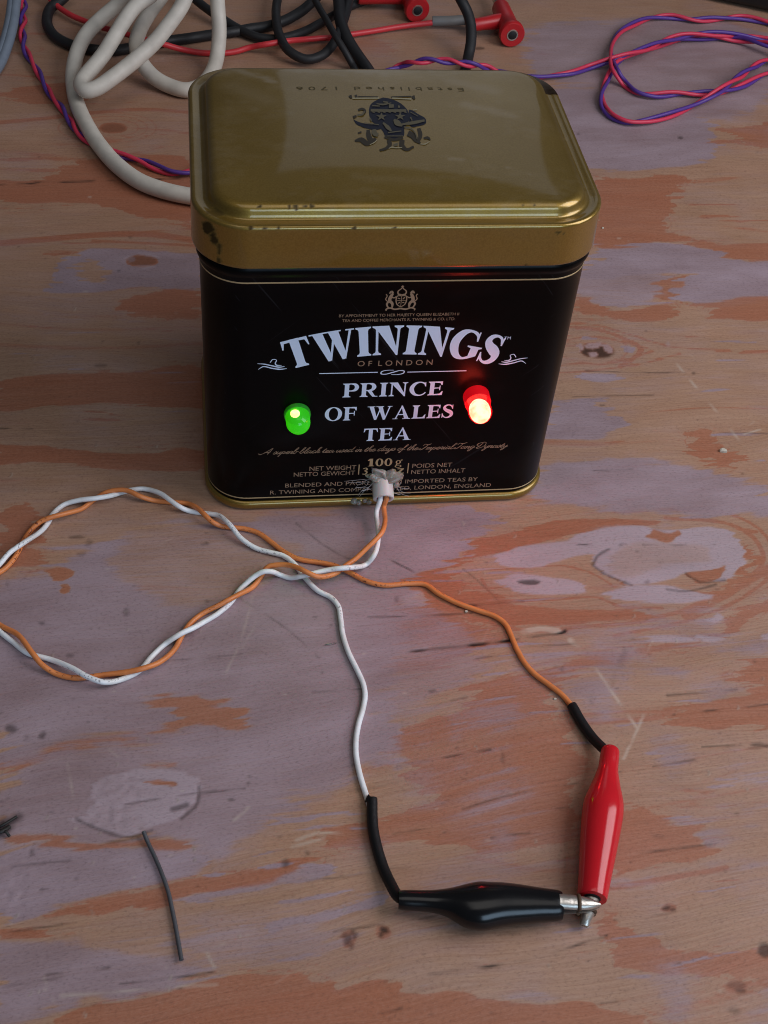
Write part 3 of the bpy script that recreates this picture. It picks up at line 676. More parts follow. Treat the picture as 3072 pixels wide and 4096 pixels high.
    for _ in range(70):
        cx, cy = rnd.uniform(0, 1659), rnd.uniform(500, 2212); a = rnd.normal(-.12, .5); l = rnd.uniform(8, 45)
        line([(cx, cy), (cx + l * math.cos(a), cy + l * math.sin(a))], worn if rnd.rand() < .5 else dark, .35, rnd.uniform(.12, .3), soft=.3, broken=.5)
    Z += -.20 * np.clip(dark, 0, 1) + .03 * blot + .05 * fine * (1 - thick)
    outer = (X < -139) | (X > 235) | (Y < -199) | (Y > 299); Z[outer] *= 0
    V = np.stack([X, Y, Z - .05], -1).reshape(-1, 3) * S
    idx = np.arange(nx * ny).reshape(ny, nx)
    quads = np.stack([idx[:-1, :-1], idx[:-1, 1:], idx[1:, 1:], idx[1:, :-1]], -1).reshape(-1, 4)
    # thickness: skirt and underside
    me = bpy.data.meshes.new("tabletop")
    T = 18 * S
    c = [(xs[0], ys[0]), (xs[-1], ys[0]), (xs[-1], ys[-1]), (xs[0], ys[-1])]
    nb = nx * ny
    Vb = np.array([[a * S, b * S, -T] for a, b in c])
    V = np.concatenate([V, Vb])
    loops = quads.ravel(); starts = np.arange(len(quads)) * 4; tot = np.full(len(quads), 4)
    sides = [list(idx[0, ::-1]) + [nb, nb + 1], list(idx[::-1, -1]) + [nb + 1, nb + 2], list(idx[-1, :]) + [nb + 2, nb + 3], list(idx[:, 0]) + [nb + 3, nb], [nb + 3, nb + 2, nb + 1, nb]]
    for s_ in sides:
        starts = np.append(starts, len(loops)); loops = np.append(loops, s_); tot = np.append(tot, len(s_))
    me.vertices.add(len(V)); me.vertices.foreach_set("co", V.astype(np.float32).ravel())
    me.loops.add(len(loops)); me.loops.foreach_set("vertex_index", loops.astype(np.int32))
    me.polygons.add(len(starts)); me.polygons.foreach_set("loop_start", starts.astype(np.int32)); me.polygons.foreach_set("loop_total", tot.astype(np.int32))
    sm = np.ones(len(starts), bool); sm[-5:] = False
    me.polygons.foreach_set("use_smooth", sm)
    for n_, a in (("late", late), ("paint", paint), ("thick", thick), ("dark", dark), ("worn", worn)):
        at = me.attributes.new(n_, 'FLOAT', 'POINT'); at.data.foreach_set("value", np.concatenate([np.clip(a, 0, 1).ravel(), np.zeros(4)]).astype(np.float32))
    gr = np.concatenate([np.stack([u * S, v * S, 0 * u], -1).reshape(-1, 3), np.zeros((4, 3))])
    at = me.attributes.new("grain", 'FLOAT_VECTOR', 'POINT'); at.data.foreach_set("vector", gr.astype(np.float32).ravel())
    me.update(calc_edges=True); me.validate()
    me.materials.append(wood_mat())
    o = bpy.data.objects.new("tabletop", me); col.objects.link(o)
    setp(o, "worn plywood tabletop with orange grain, knots and rubbed lilac paint", "tabletop", kind="structure")
build_table()

# ------------------------------------------------------------------ lettering
def sp(pts):          # smooth open polyline
    return catmull([np.array([*p, 0.]) for p in pts], .06)[:, :2]
def strip(pts, wd):
    """pen stroke with varying width -> one outline"""
    q = np.array([(p[0], p[1], w_) for p, w_ in zip(pts, wd)], float)
    c = catmull(q, .05); xy = c[:, :2]; h = c[:, 2:3] / 2
    t = np.gradient(xy, axis=0); t /= np.linalg.norm(t, axis=1)[:, None] + 1e-9
    n = np.stack([-t[:, 1], t[:, 0]], 1)
    return [('s', xy + n * h, xy - n * h)]
def pg(*pts): return [('p', np.array(pts, float))]
def stem(x, T, s=.10, y0=0, y1=1, bot=True, top=True, hs=.045, br=.10):
    a, b = x - T / 2, x + T / 2; p = []
    if bot: p += [(a - s, y0), (b + s, y0), (b + s, y0 + hs), (b + .02, y0 + hs + br * .45), (b, y0 + hs + br)]
    else: p += [(a, y0), (b, y0)]
    q = []
    if top: q = [(b, y1 - hs - br), (b + .02, y1 - hs - br * .45), (b + s, y1 - hs), (b + s, y1), (a - s, y1), (a - s, y1 - hs), (a - .02, y1 - hs - br * .45), (a, y1 - hs - br)]
    else: q = [(b, y1), (a, y1)]
    r = [(a, y0 + hs + br), (a - .02, y0 + hs + br * .45), (a - s, y0 + hs)] if bot else []
    return pg(*(p + q + r))
def bar(x0, x1, y, t): return pg((x0, y), (x1, y), (x1, y + t), (x0, y + t))
def glyph(ch, T=.22, t=.075):
    s = .10
    if ch == 'I': return stem(T / 2 + s, T), T + 2 * s
    if ch == 'T':
        w_ = T + .62; c = w_ / 2
        return stem(c, T, top=False) + pg((0, .70), (.04, .70), (.12, .90), (c, 1 - t), (w_ - .12, .90), (w_ - .04, .70), (w_, .70), (w_ - .03, 1), (.03, 1)), w_
    if ch == 'L':
        w_ = T + .56
        return stem(T / 2 + s, T) + pg((T + s, 0), (w_, 0), (w_ + .03, .30), (w_ - .02, .30), (w_ - .14, t + .03), (T + s, t)), w_ + .03
    if ch in 'EF':
        w_ = T + .54; x = T + s - .01
        g = stem(T / 2 + s, T) + pg((x, 1), (w_, 1), (w_, .74), (w_ - .05, .74), (w_ - .13, 1 - t - .03), (x, 1 - t))
        g += pg((x, .48), (w_ - .16, .50), (w_ - .15, .36), (w_ - .10, .36), (w_ - .10, .70), (w_ - .15, .70), (w_ - .16, .48 + t), (x, .48 + t))
        if ch == 'E': g += pg((x, 0), (w_ + .02, 0), (w_ + .05, .28), (w_, .28), (w_ - .12, t + .03), (x, t))
        return g, w_ + (.05 if ch == 'E' else 0)
    if ch == 'N':
        w_ = 1.02
        g = stem(.16, t, s=.11, y1=1) + stem(w_ - .14, t, s=.11, bot=False)
        g += pg((.0, 1), (.04, .95), (.14, .90), (w_ - .14 - t * .2, -.02), (w_ - .10, -.02), (w_ - .10, .10), (.16 + T * 1.25, 1))
        return g, w_ + .05
    if ch == 'W':
        w_ = 1.42; g = []
        for x0 in (.10, .62):
            g += pg((x0, 1), (x0 + T * 1.1, 1), (x0 + .36 + T * .55, .16), (x0 + .36 + T * .3, -.02), (x0 + .30 + T * .2, -.02))
            x1 = x0 + .40 + T * .3
            g += pg((x1 - t * .7, .02), (x1, -.02), (x1 + .29, 1), (x1 + .29 - t, 1))
            g += pg((x0 - .10, 1), (x0 - .10, .955), (x0 + T + .12, .955), (x0 + T + .12, 1))
        g += pg((w_ - .22, 1), (w_ - .22, .955), (w_ + .06, .955), (w_ + .06, 1))
        return g, w_ + .06
    if ch == 'A':
        w_ = 1.05
        g = pg((.12, 0), (.12 + t, 0), (.56, .97), (.52, 1.02), (.48, .97)) + pg((.46, 1.0), (.54, 1.02), (w_ - .08, .04), (w_ - .08, 0), (w_ - .08 - T * 1.1, 0))
        g += pg((.26, .30), (.72, .30), (.70, .30 + t), (.28, .30 + t)) + bar(.0, .30, 0, .045) + bar(w_ - .46, w_ + .02, 0, .045)
        return g, w_ + .02
    if ch in 'PR':
        g = stem(T / 2 + s, T); x = T + s - .02
        g += strip([(x, .96), (x + .16, .965), (x + .36, .90), (x + .44, .72), (x + .36, .53), (x + .14, .46), (x, .465)], [t, t, T * .75, T * .98, T * .75, t, t])
        if ch == 'R':
            g += pg((x + .06, .47), (x + .28, .50), (x + .52, .06), (x + .66, .045), (x + .66, 0), (x + .38, 0))
            return g, x + .68
        return g, x + .55
    if ch == 'C' or ch == 'G':
        g = strip([(.86, .78), (.76, .91), (.54, .975), (.30, .88), (.13, .60), (.14, .36), (.30, .11), (.56, .02), (.78, .10), (.90, .24)], [t * .8, t * 1.2, t, T * .72, T, T, T * .72, t, t * 1.1, t * .7])
        g += pg((.84, .98), (.88, .98), (.90, .66), (.85, .66), (.80, .80))
        if ch == 'G':
            g += pg((.74, .02), (.74 + T * .95, .16), (.74 + T * .95, .40), (.74 + T * .95 + .10, .44), (.74 + T * .95 + .10, .485), (.60, .485), (.60, .44), (.74, .40))
            return g, 1.08
        return g, .95
    if ch == 'O':
        n = 26; g = []; o_ = []; i_ = []
        for k in range(n + 1):
            a = 2 * math.pi * k / n
            o_.append((.51 + .51 * math.cos(a), .5 + .525 * math.sin(a))); i_.append((.51 + (.51 - T * .98) * math.cos(a), .5 + (.525 - t * .8) * math.sin(a)))
        return [('s', np.array(o_), np.array(i_))], 1.02
    if ch == 'S':
        g = strip([(.60, .76), (.52, .92), (.36, .975), (.18, .90), (.13, .74), (.24, .60), (.44, .48), (.58, .36), (.58, .18), (.44, .05), (.26, .03), (.12, .12), (.05, .28)], [t * .7, t, t, T * .55, T * .72, T * .9, T * 1.08, T * .95, T * .72, T * .5, t, t, t * .7])
        g += pg((.60, .99), (.64, .99), (.65, .68), (.60, .68), (.565, .80)) + pg((.02, .01), (.06, .01), (.10, .16), (.06, .34), (.01, .34))
        return g, .72
    if ch == ' ': return [], .5
    return [], .4

FY = -37.3205 + 1.0            # front plane of the tin body
class Ink:
    """flat print a few hundredths of a millimetre proud of its sheet; to(x,y,h) gives the 3-D point"""
    def __init__(s, to): s.to = to; s.mb = MB(); s.h = .05
    def put(s, prims, fx):
        for pr in prims:
            if pr[0] == 's':
                a = [fx(*p) for p in pr[1]]; b = [fx(*p) for p in pr[2]]; n = len(a)
                s.mb.add([s.to(*p, s.h) for p in a] + [s.to(*p, s.h) for p in b], [(i, i + 1, n + i + 1, n + i) for i in range(n - 1)])
            else:
                q = [fx(*p) for p in pr[1]]
                s.mb.add([s.to(*p, s.h) for p in q], [tuple(range(len(q)))])
            s.h += .0012
    def build(s, name, material, parent): return s.mb.build(name, material, parent, smooth=False)
front = lambda x, z, h: (x, FY - h, z)
def layout(text, T, t, track=.06):
    out = []; x = 0
    for ch in text:
        g, w_ = glyph(ch, T, t); out.append((g, x)); x += w_ + track
    return out, x - track
def serif_line(name, text, x0, x1, z, h, parent, T=.24, t=.08, track=.07):
    g, W = layout(text, T, t, track); k = (x1 - x0) / W; ink = Ink(front)
    for pr, ox in g: ink.put(pr, lambda a, b: (x0 + (ox + a) * k, z + b * h))
    return ink.build(name, M['ink_white'], parent)
def font_mesh(text):
    c = bpy.data.curves.new("txt", 'FONT'); c.body = text; c.size = 1; c.resolution_u = 3
    o = bpy.data.objects.new("txt", c); col.objects.link(o)
    dg = bpy.context.evaluated_depsgraph_get(); dg.update()
    me = bpy.data.meshes.new_from_object(o.evaluated_get(dg))
    v = np.array([tuple(p.co) for p in me.vertices]); f = [tuple(p.vertices) for p in me.polygons]
    bpy.data.objects.remove(o); bpy.data.curves.remove(c); bpy.data.meshes.remove(me)
    return v, f
def sans(name, text, x0, x1, z, h, material, parent, to=front, off=.05, slope=0, shear=0):
    v, f = font_mesh(text)
    cap = .70
    k = (x1 - x0) / (v[:, 0].max() - v[:, 0].min()); xm = v[:, 0].min()
    mb = MB(); mb.add([to(x0 + (p[0] - xm) * k + shear * p[1] * h, z + p[1] / cap * h, off) for p in v], f)
    return mb.build(name, material, parent, smooth=False)

# ------------------------------------------------------------------ tea tin
TIN = thing("tea_tin", (0, 0, 0), "black and gold tea tin with glowing green and red lamps in its front", "tin")
def ring(W, D, r, z, n=14, per=None):
    pts = []
    r = max(r, .05)
    for cx, cy, a0 in ((W / 2 - r, D / 2 - r, 0), (-W / 2 + r, D / 2 - r, 90), (-W / 2 + r, -D / 2 + r, 180), (W / 2 - r, -D / 2 + r, 270)):
        for k in range(n + 1):
            a = math.radians(a0 + 90 * k / n); pts.append((cx + r * math.cos(a), cy + r * math.sin(a)))
    # even subdivision of the straight sides so that marks can sit anywhere along them
    out = []
    cnt = [0] * len(pts); cor = n + 1
    for i, p in enumerate(pts):
        q = pts[(i + 1) % len(pts)]; out.append(p)
        if (i + 1) % cor == 0:
            m_ = 130
            for k in range(1, m_): out.append((p[0] + (q[0] - p[0]) * k / m_, p[1] + (q[1] - p[1]) * k / m_))
    return [(x, y, z) for x, y in out]
def loft(prof, cap_top=True, cap_bot=True, n=14):
    mb = MB(); V = []
    for W, D, r, z in prof: V += ring(W, D, r, z, n)
    k = len(ring(*prof[0], n)); F = []
    for i in range(len(prof) - 1):
        for j in range(k): F.append((i * k + j, i * k + (j + 1) % k, (i + 1) * k + (j + 1) % k, (i + 1) * k + j))
    if cap_bot: F.append(tuple(range(k - 1, -1, -1)))
    if cap_top: F.append(tuple((len(prof) - 1) * k + j for j in range(k)))
    mb.add(V, F); return mb
WB, DB, RB = 98.547, 74.641, 12.14
WL, DL, RL, ZL, HL = 100.0, 76.1, 14.0, 94.57, 11.52
def ins(W, D, r, d, z): return (W - 2 * d, D - 2 * d, max(r - d, .3), z)
# gold foot rim
foot = loft([ins(WB, DB, RB, 1.6, 0), ins(WB, DB, RB, .6, .15), ins(WB, DB, RB, .1, .8), ins(WB, DB, RB, 0, 1.6), ins(WB, DB, RB, .15, 2.3), ins(WB, DB, RB, .6, 2.8), ins(WB, DB, RB, 1.15, 2.9)])
foot.build("foot_rim", M['gold'], TIN, attr={"rust": [0.0] * len(foot.v), "dust_haze": [0.0] * len(foot.v)})
body = loft([ins(WB, DB, RB, 1.6, 2.0), ins(WB, DB, RB, 1.02, 2.95)] + [ins(WB, DB, RB, 1.0, z) for z in np.linspace(3.4, 79.2, 12)] + [ins(WB, DB, RB, .75, 79.9), ins(WB, DB, RB, .35, 80.4), ins(WB, DB, RB, .15, 81.1), ins(WB, DB, RB, .25, 81.8), ins(WB, DB, RB, .6, 82.4), ins(WB, DB, RB, .95, 82.9), ins(WB, DB, RB, 1.1, 84.5), ins(WB, DB, RB, 1.1, 92.0)])
BODY = body.build("body", M['tin_black'], TIN)
for z in (77.75, 3.95):
    g = loft([ins(WB, DB, RB, .96, z), ins(WB, DB, RB, .93, z + .02), ins(WB, DB, RB, .93, z + .38), ins(WB, DB, RB, .96, z + .40)], False, False)
    g.build("gold_line", M['ink_line'], BODY)
# lid
lp = []
def L_(d, z): lp.append(ins(WL, DL, RL, d, z))
L_(1.1, ZL - HL + .4); L_(.9, ZL - HL + .05); L_(.45, ZL - HL - .05); L_(.1, ZL - HL + .15); L_(0, ZL - HL + .5)
for k in range(1, 20): L_(0.0 + .25 * k / 20, ZL - HL + .5 + (HL - 1.4) * k / 20)
for a in np.linspace(0, 90, 7): L_(.25 + .75 * (1 - math.cos(math.radians(a))), ZL - .9 + .9 * math.sin(math.radians(a)))
L_(1.5, ZL + .02); L_(2.0, ZL - .12); L_(2.6, ZL - .34); L_(3.3, ZL - .42); L_(3.8, ZL - .34); L_(4.15, ZL - .05)
L_(4.4, ZL + .6); L_(4.6, ZL + 1.15)
for a in np.linspace(10, 90, 9): L_(4.65 + 2.6 * (1 - math.cos(math.radians(a))), ZL + 1.1 + 1.7 * math.sin(math.radians(a)))
zt = ZL + 2.8
DOME = 0.9
for d in np.linspace(8.2, 37.6, 58):
    k = (d - 7.25) / 30.3; L_(d, zt + DOME * (1 - (1 - k) ** 2))
def dome(x, y):
    return zt + DOME * (max(0., 1 - (x / 43.2) ** 2) * max(0., 1 - (y / 31.2) ** 2)) ** .8
lid = loft(lp, True, False, 44)
kr = len(lid.v) // len(lp)
for i_ in range((len(lp) - 58) * kr, len(lid.v)):
    x_, y_, _z = lid.v[i_]; lid.v[i_] = (x_, y_, dome(x_, y_))
V = np.array(lid.v)
rust = np.zeros(len(V))
def blot3(x, y, z, rx, ry, rz, s=1., seed=0, rag=.6):
    d = np.sqrt(((V[:, 0] - x) / rx) ** 2 + ((V[:, 1] - y) / ry) ** 2 + ((V[:, 2] - z) / rz) ** 2)
    d = d + rag * fbm(V[:, 0] / 1.6 + seed, (V[:, 1] + V[:, 2]) / 1.6, seed, 3)
    rust[:] = np.maximum(rust, np.clip((1.05 - d) / .25, 0, 1) * s)
# worn far right corner (rim and channel), rubbed patch and drip on the skirt's near left corner, chips along edges
for a in np.linspace(10, 75, 9):
    blot3(WL / 2 - RL + (RL - 1.6) * math.cos(math.radians(a)), DL / 2 - RL + (RL - 1.6) * math.sin(math.radians(a)), ZL, 3.0, 3.0, 2.2, 1.0, 3, .4)
SK = -DL / 2 + .2
blot3(-45.6, -33.2, 91.5, 2.0, 2.0, 2.2, .9, 5); blot3(-44.3, -34.8, 89.3, 1.5, 1.5, 2.0, .9, 6); blot3(-43.4, -35.4, 86.6, .6, .8, 2.2, .85, 7); blot3(-43.6, -35.4, 84.3, .7, .8, 1.2, .8, 8)
rs = random.Random(3)
def edge_chip(x, z, y, r, s=.85): blot3(x, y, z, r * rs.uniform(.8, 1.6), .8, r, s, rs.randint(0, 99), .8)
for x, r in ((-27.2, .30), (-25.6, .62), (-23.4, .5), (-22.0, .62), (-34, .3), (28, .32), (31.2, .3)): edge_chip(x, ZL + 2.2, -DL / 2 + 5.5, r)
for x, r in ((-36.3, .5), (-33, .3), (-30, .3), (-12.3, .55), (-3, .3)): edge_chip(x, ZL - .3, -DL / 2 + .4, r)
for x, z, r in ((36.5, 92.6, .6), (38, 92.3, .5), (33.6, 91.0, .3), (29, 91.9, .3), (30, 83.4, .4)): edge_chip(x, z, -DL / 2 + .3, r, .75)
blot3(-44, -31.5, ZL - .2, 2, 2, .5, .7, 21, .9); blot3(-28, 3, ZL + 4, .5, .5, 1, .25, 4)
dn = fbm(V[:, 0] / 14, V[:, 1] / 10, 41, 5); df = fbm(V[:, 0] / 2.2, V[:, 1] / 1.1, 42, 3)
dust_haze = np.clip((V[:, 1] - 24) / 14, 0, 1) * np.clip(.30 + .5 * dn + .25 * df, 0, .55) + np.clip(.16 * dn + .10 * df - .02, 0, .16)  # film of dust; the far-edge grey also paints in reflected haze
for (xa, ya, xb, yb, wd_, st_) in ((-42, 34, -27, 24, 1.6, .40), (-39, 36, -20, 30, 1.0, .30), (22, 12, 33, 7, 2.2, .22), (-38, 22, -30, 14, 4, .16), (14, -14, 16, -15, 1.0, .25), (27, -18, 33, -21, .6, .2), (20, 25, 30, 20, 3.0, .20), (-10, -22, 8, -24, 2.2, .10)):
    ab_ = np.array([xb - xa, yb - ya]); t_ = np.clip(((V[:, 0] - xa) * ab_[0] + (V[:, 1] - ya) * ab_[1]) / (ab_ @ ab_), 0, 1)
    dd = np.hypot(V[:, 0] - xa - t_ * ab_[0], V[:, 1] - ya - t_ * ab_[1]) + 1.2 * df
    dust_haze = np.maximum(dust_haze, st_ * np.clip(1.2 - dd / wd_, 0, 1))
dust_haze[V[:, 2] < ZL - .5] *= .0
LID = lid.build("lid", M['gold'], TIN, attr={"rust": rust, "dust_haze": dust_haze})
def lid_z(x, y):
    return dome(x, y)
top = lambda x, y, h: (x, y, lid_z(x, y) + h)

# --- print on the front
b = BODY
sans("lettering", "BY APPOINTMENT TO HER MAJESTY QUEEN ELIZABETH II", -14.6, 15.6, 67.3, .85, M['ink_gold'], b)
sans("lettering", "TEA AND COFFEE MERCHANTS R. TWINING & CO. LTD.", -13.7, 14.8, 65.8, .85, M['ink_gold'], b)
# arched name
ink = Ink(front); g, W = layout("TWININGS", .31, .085, .045)
Rb, zc, xc = 84.7, -29.6, .15; a0, a1 = -.3185, .3165; H = 9.35
for pr, ox in g:
    def arch(x, y):
        th = a0 + (a1 - a0) * (ox + x) / W; r = Rb + H * y
        return (xc + r * math.sin(th), zc + r * math.cos(th))
    ink.put(pr, arch)
ink.build("lettering", M['ink_white'], b)
sans("lettering", "TM", 28.3, 30.0, 59.25, .95, M['ink_white'], b)
sans("lettering", "O F  L O N D O N", -9.1, 10.4, 51.4, 1.75, M['ink_gold'], b)
ink = Ink(front); one = lambda x, z: (x, z)
ink.put(bar(-18.9, -3.7, 49.12, .27) + bar(4.1, 19.7, 48.95, .27), one)
def fl(pts, wd): ink.put([('s',) + s_[1:] for s_ in strip_mm(pts, wd)], one)
def strip_mm(pts, wd):
    q = np.array([(p[0], p[1], w_) for p, w_ in zip(pts, wd)], float)
    c = catmull(q, .25); xy = c[:, :2]; h = c[:, 2:3] / 2
    t = np.gradient(xy, axis=0); t /= np.linalg.norm(t, axis=1)[:, None] + 1e-9
    n = np.stack([-t[:, 1], t[:, 0]], 1); return [('s', xy + n * h, xy - n * h)]
# little double swash on the rule
for sg in (1, -1):
    fl([(.2 + sg * -.3, 49.1 + sg * -.75), (.2 + sg * 1.5, 49.1 + sg * -.75), (.2 + sg * 2.9, 49.1 + sg * -.3), (.2 + sg * 3.0, 49.1 + sg * .35), (.2 + sg * 1.8, 49.1 + sg * .55), (.2 + sg * .2, 49.1 + sg * .05), (.2 - sg * 1.2, 49.1 - sg * .5)], [.12, .2, .3, .3, .25, .3, .12])
# flourishes at both ends of the name
for sg in (-1, 1):
    X0 = .4
    def fx(x, z): return (X0 + sg * x, z)
    for pts, wd in (([(34.9, 51.1), (33.6, 52.0), (31.5, 51.4), (29.4, 51.0), (27.6, 51.2)], [.12, .3, .35, .4, .12]),
                    ([(35.1, 53.0), (33.4, 52.8), (31.4, 52.2), (29.6, 51.7), (28.2, 51.9)], [.12, .3, .35, .4, .12]),
                    ([(31.9, 53.3), (31.2, 54.3), (30.3, 54.0), (30.6, 53.0), (30.3, 52.4), (29.0, 52.3)], [.25, .22, .22, .3, .35, .12])):
        fl([fx(*p) for p in pts], wd)
ink.build("flourish", M['ink_white'], b)
serif_line("lettering", "PRINCE", -12.5, 14.1, 40.9, 4.75, b)
serif_line("lettering", "OF WALES", -16.9, 17.9, 32.7, 4.75, b)
serif_line("lettering", "TEA", -6.1, 7.0, 24.9, 4.6, b)
sans("lettering", "NET WEIGHT", -20.4, -7.4, 14.2, 1.62, M['ink_gold'], b)
sans("lettering", "NETTO GEWICHT", -24.7, -7.6, 12.1, 1.62, M['ink_gold'], b)
sans("lettering", "POIDS NET", 8.4, 19.7, 14.0, 1.62, M['ink_gold'], b)
sans("lettering", "NETTO INHALT", 8.3, 23.7, 11.6, 1.62, M['ink_gold'], b)
sans("lettering", "BLENDED AND PACKED FROM IMPORTED TEAS BY", -27.0, 27.8, 7.95, 1.55, M['ink_gold'], b)
sans("lettering", "R. TWINING AND COMPANY LIMITED, LONDON, ENGLAND", -31.2, 32.0, 5.35, 1.55, M['ink_gold'], b)
ink = Ink(front); ink.put(bar(-6.75, -6.45, 12.1, 3.9) + bar(7.1, 7.4, 12.0, 3.9), one)
# 100 g / 3.5 oz in a bold roman
def num1(x, z, h): ink.put(stem(0, .30, .16, top=False) + pg((-.15, 1), (.02, 1), (.02, .80), (-.34, .72), (-.34, .78)), lambda a, c: (x + a * h, z + c * h))
def oval(x, z, w_, h, tk):
    o_ = [(x + w_ / 2 * math.cos(a), z + h / 2 * math.sin(a)) for a in np.linspace(0, 2 * math.pi, 25)]
    i_ = [(x + (w_ / 2 - tk) * math.cos(a), z + (h / 2 - tk * .4) * math.sin(a)) for a in np.linspace(0, 2 * math.pi, 25)]
    ink.put([('s', np.array(o_), np.array(i_))], one)
num1(-3.3, 15.2, 2.9); oval(-1.0, 16.6, 2.2, 3.0, .65); oval(1.5, 16.6, 2.2, 3.0, .65)
oval(4.3, 16.5, 1.5, 1.4, .4); oval(4.35, 14.9, 1.9, 1.1, .35); fl([(4.9, 17.1), (5.4, 17.35)], [.3, .35]); fl([(4.0, 15.9), (3.8, 15.5), (4.5, 15.3)], [.3, .3, .3])
fl([(-5.4, 14.3), (-4.6, 14.6), (-4.3, 14.0), (-4.9, 13.5), (-4.3, 13.0), (-4.7, 12.2), (-5.5, 12.3)], [.25, .3, .5, .3, .5, .4, .25])
oval(3.1, 13.0, 1.7, 1.8, .45)
ink.put(pg((4.3, 14.0), (6.1, 14.0), (6.1, 13.7), (5.0, 12.3), (6.2, 12.3), (6.2, 12.0), (4.2, 12.0), (4.2, 12.3), (5.3, 13.7), (4.3, 13.7)), one)
ink.build("lettering", M['ink_line'], b)
# copperplate line
CUR = {
 'a': ([[(.95, .85), (.55, 1), (.15, .55), (.25, .05), (.65, .2), (.98, .95), (.88, .25), (1.05, .02), (1.4, .4)]], 1.15),
 'b': ([[(.0, .3), (.4, 1.2), (.62, 2.3), (.42, 2.4), (.25, 1.4), (.2, .3), (.5, 0), (.85, .4), (.75, .95), (1.2, .8)]], 1.0),
 'c': ([[(.85, .8), (.6, 1), (.2, .6), (.25, .1), (.6, .02), (1.1, .5)]], .9),
 'd': ([[(.9, .85), (.5, 1), (.12, .5), (.3, .02), (.7, .25), (1.0, 1.1), (1.08, 2.2), (.92, .3), (1.1, .02), (1.4, .4)]], 1.15),
 'e': ([[(0, .3), (.5, .5), (.75, .85), (.5, 1), (.2, .55), (.3, .08), (.65, .05), (1.1, .5)]], .85),
 'f': ([[(0, .3), (.6, 1.4), (.75, 2.3), (.5, 2.2), (.35, 1), (.2, -.9), (.0, -.8), (.35, 0), (.9, .5)]], .75),
 'h': ([[(0, .3), (.45, 1.3), (.62, 2.3), (.4, 2.3), (.2, 0)], [(.22, .3), (.6, .95), (.85, .9), (.75, .2), (.95, .02), (1.3, .4)]], 1.05),
 'i': ([[(0, .4), (.32, 1), (.22, .2), (.4, .02), (.8, .4)], [(.42, 1.5), (.46, 1.62)]], .55),
 'k': ([[(0, .3), (.45, 1.3), (.62, 2.3), (.4, 2.3), (.2, 0)], [(.25, .4), (.75, 1), (.8, .75), (.3, .5), (.7, .05), (1.2, .4)]], 1.0),
 'l': ([[(0, .3), (.45, 1.3), (.62, 2.3), (.4, 2.3), (.22, .25), (.4, 0), (.85, .4)]], .6),
 'm': ([[(0, .6), (.2, 1), (.15, 0)], [(.17, .3), (.5, .95), (.68, .85), (.58, 0)], [(.6, .3), (.95, .95), (1.12, .85), (1.02, .15), (1.2, .02), (1.5, .4)]], 1.35),
 'n': ([[(0, .6), (.2, 1), (.15, 0)], [(.17, .3), (.55, .95), (.78, .85), (.66, .15), (.85, .02), (1.15, .4)]], .98),
 'o': ([[(.7, .9), (.4, 1), (.1, .5), (.35, .02), (.75, .4), (.65, .92), (1.1, .85)]], .9),
 'p': ([[(0, .4), (.25, 1), (.0, -1.1)], [(.15, .3), (.55, 1), (.85, .7), (.65, .08), (.3, .15)], [(.65, .08), (1.1, .4)]], 1.0),
 'r': ([[(0, .4), (.3, 1.1), (.45, .92), (.62, .9), (.5, .15), (.7, .02), (1.0, .4)]], .75),
 's': ([[(0, .3), (.45, 1.1), (.65, .4), (.4, 0), (.1, .12)], [(.4, 0), (.95, .4)]], .72),
 't': ([[(0, .4), (.4, 1.8), (.25, .2), (.42, .02), (.8, .4)], [(.08, 1.12), (.7, 1.2)]], .6),
 'u': ([[(0, .5), (.2, 1), (.15, .2), (.4, .02), (.85, 1), (.78, .2), (.95, .02), (1.25, .4)]], 1.05),
 'y': ([[(0, .6), (.2, 1), (.2, .2), (.45, .05), (.9, 1), (.6, -.8), (.3, -1.05), (.2, -.7), (.7, -.1), (1.2, .4)]], 1.0),
 'g': ([[(.85, .85), (.5, 1), (.15, .55), (.3, .05), (.7, .3), (.95, 1), (.65, -.8), (.3, -1.05), (.15, -.7), (.7, -.1), (1.2, .4)]], 1.0),
 'A': ([[(-1.2, .5), (-.9, .0), (-.2, .3), (.6, 1.6), (1.1, 2.4), (.95, .0)], [(-.1, .9), (.6, .8), (1.3, 1.0)]], 1.5),
 'I': ([[(.0, 1.7), (.3, 2.3), (1.0, 2.0), (1.6, 2.4)], [(1.1, 2.1), (.8, .8), (.3, .0), (-.3, .3), (.1, .6)]], 1.4),
 'T': ([[(-.1, 1.6), (.1, 2.3), (.8, 2.05), (1.7, 2.45)], [(1.0, 2.1), (.8, .8), (.3, .0), (-.3, .3), (.1, .6)]], 1.3),
 'D': ([[(.7, 2.1), (.5, .9), (.1, .1), (.5, -.05), (1.3, .4), (1.6, 1.4), (1.2, 2.3), (.3, 2.3), (-.4, 1.7), (-.3, 1.2), (.1, 1.3)]], 1.8),
}
def cursive(text, x0, x1, z, h, parent):
    x = 0; strokes = []
    for ch in text:
        if ch == ' ': x += .6; continue
        st, w_ = CUR[ch]
        for s_ in st: strokes.append([(x + p[0], p[1]) for p in s_])
        x += w_
    k = (x1 - x0) / x; ink = Ink(front)
    for s_ in strokes:
        q = [(x0 + p[0] * k + .62 * p[1] * h, z + p[1] * h) for p in s_]
        wd = [.11] + [.21 if q[i][1] < q[i - 1][1] else .14 for i in range(1, len(q))]
        ink.put(strip_mm(q, wd), lambda a, c: (a, c))
    return ink.build("lettering", M['ink_gold'], parent)
cursive("A superb black tea used in the days of the Imperial Tang Dynasty", -33.2, 34.2, 21.0, .92, b)
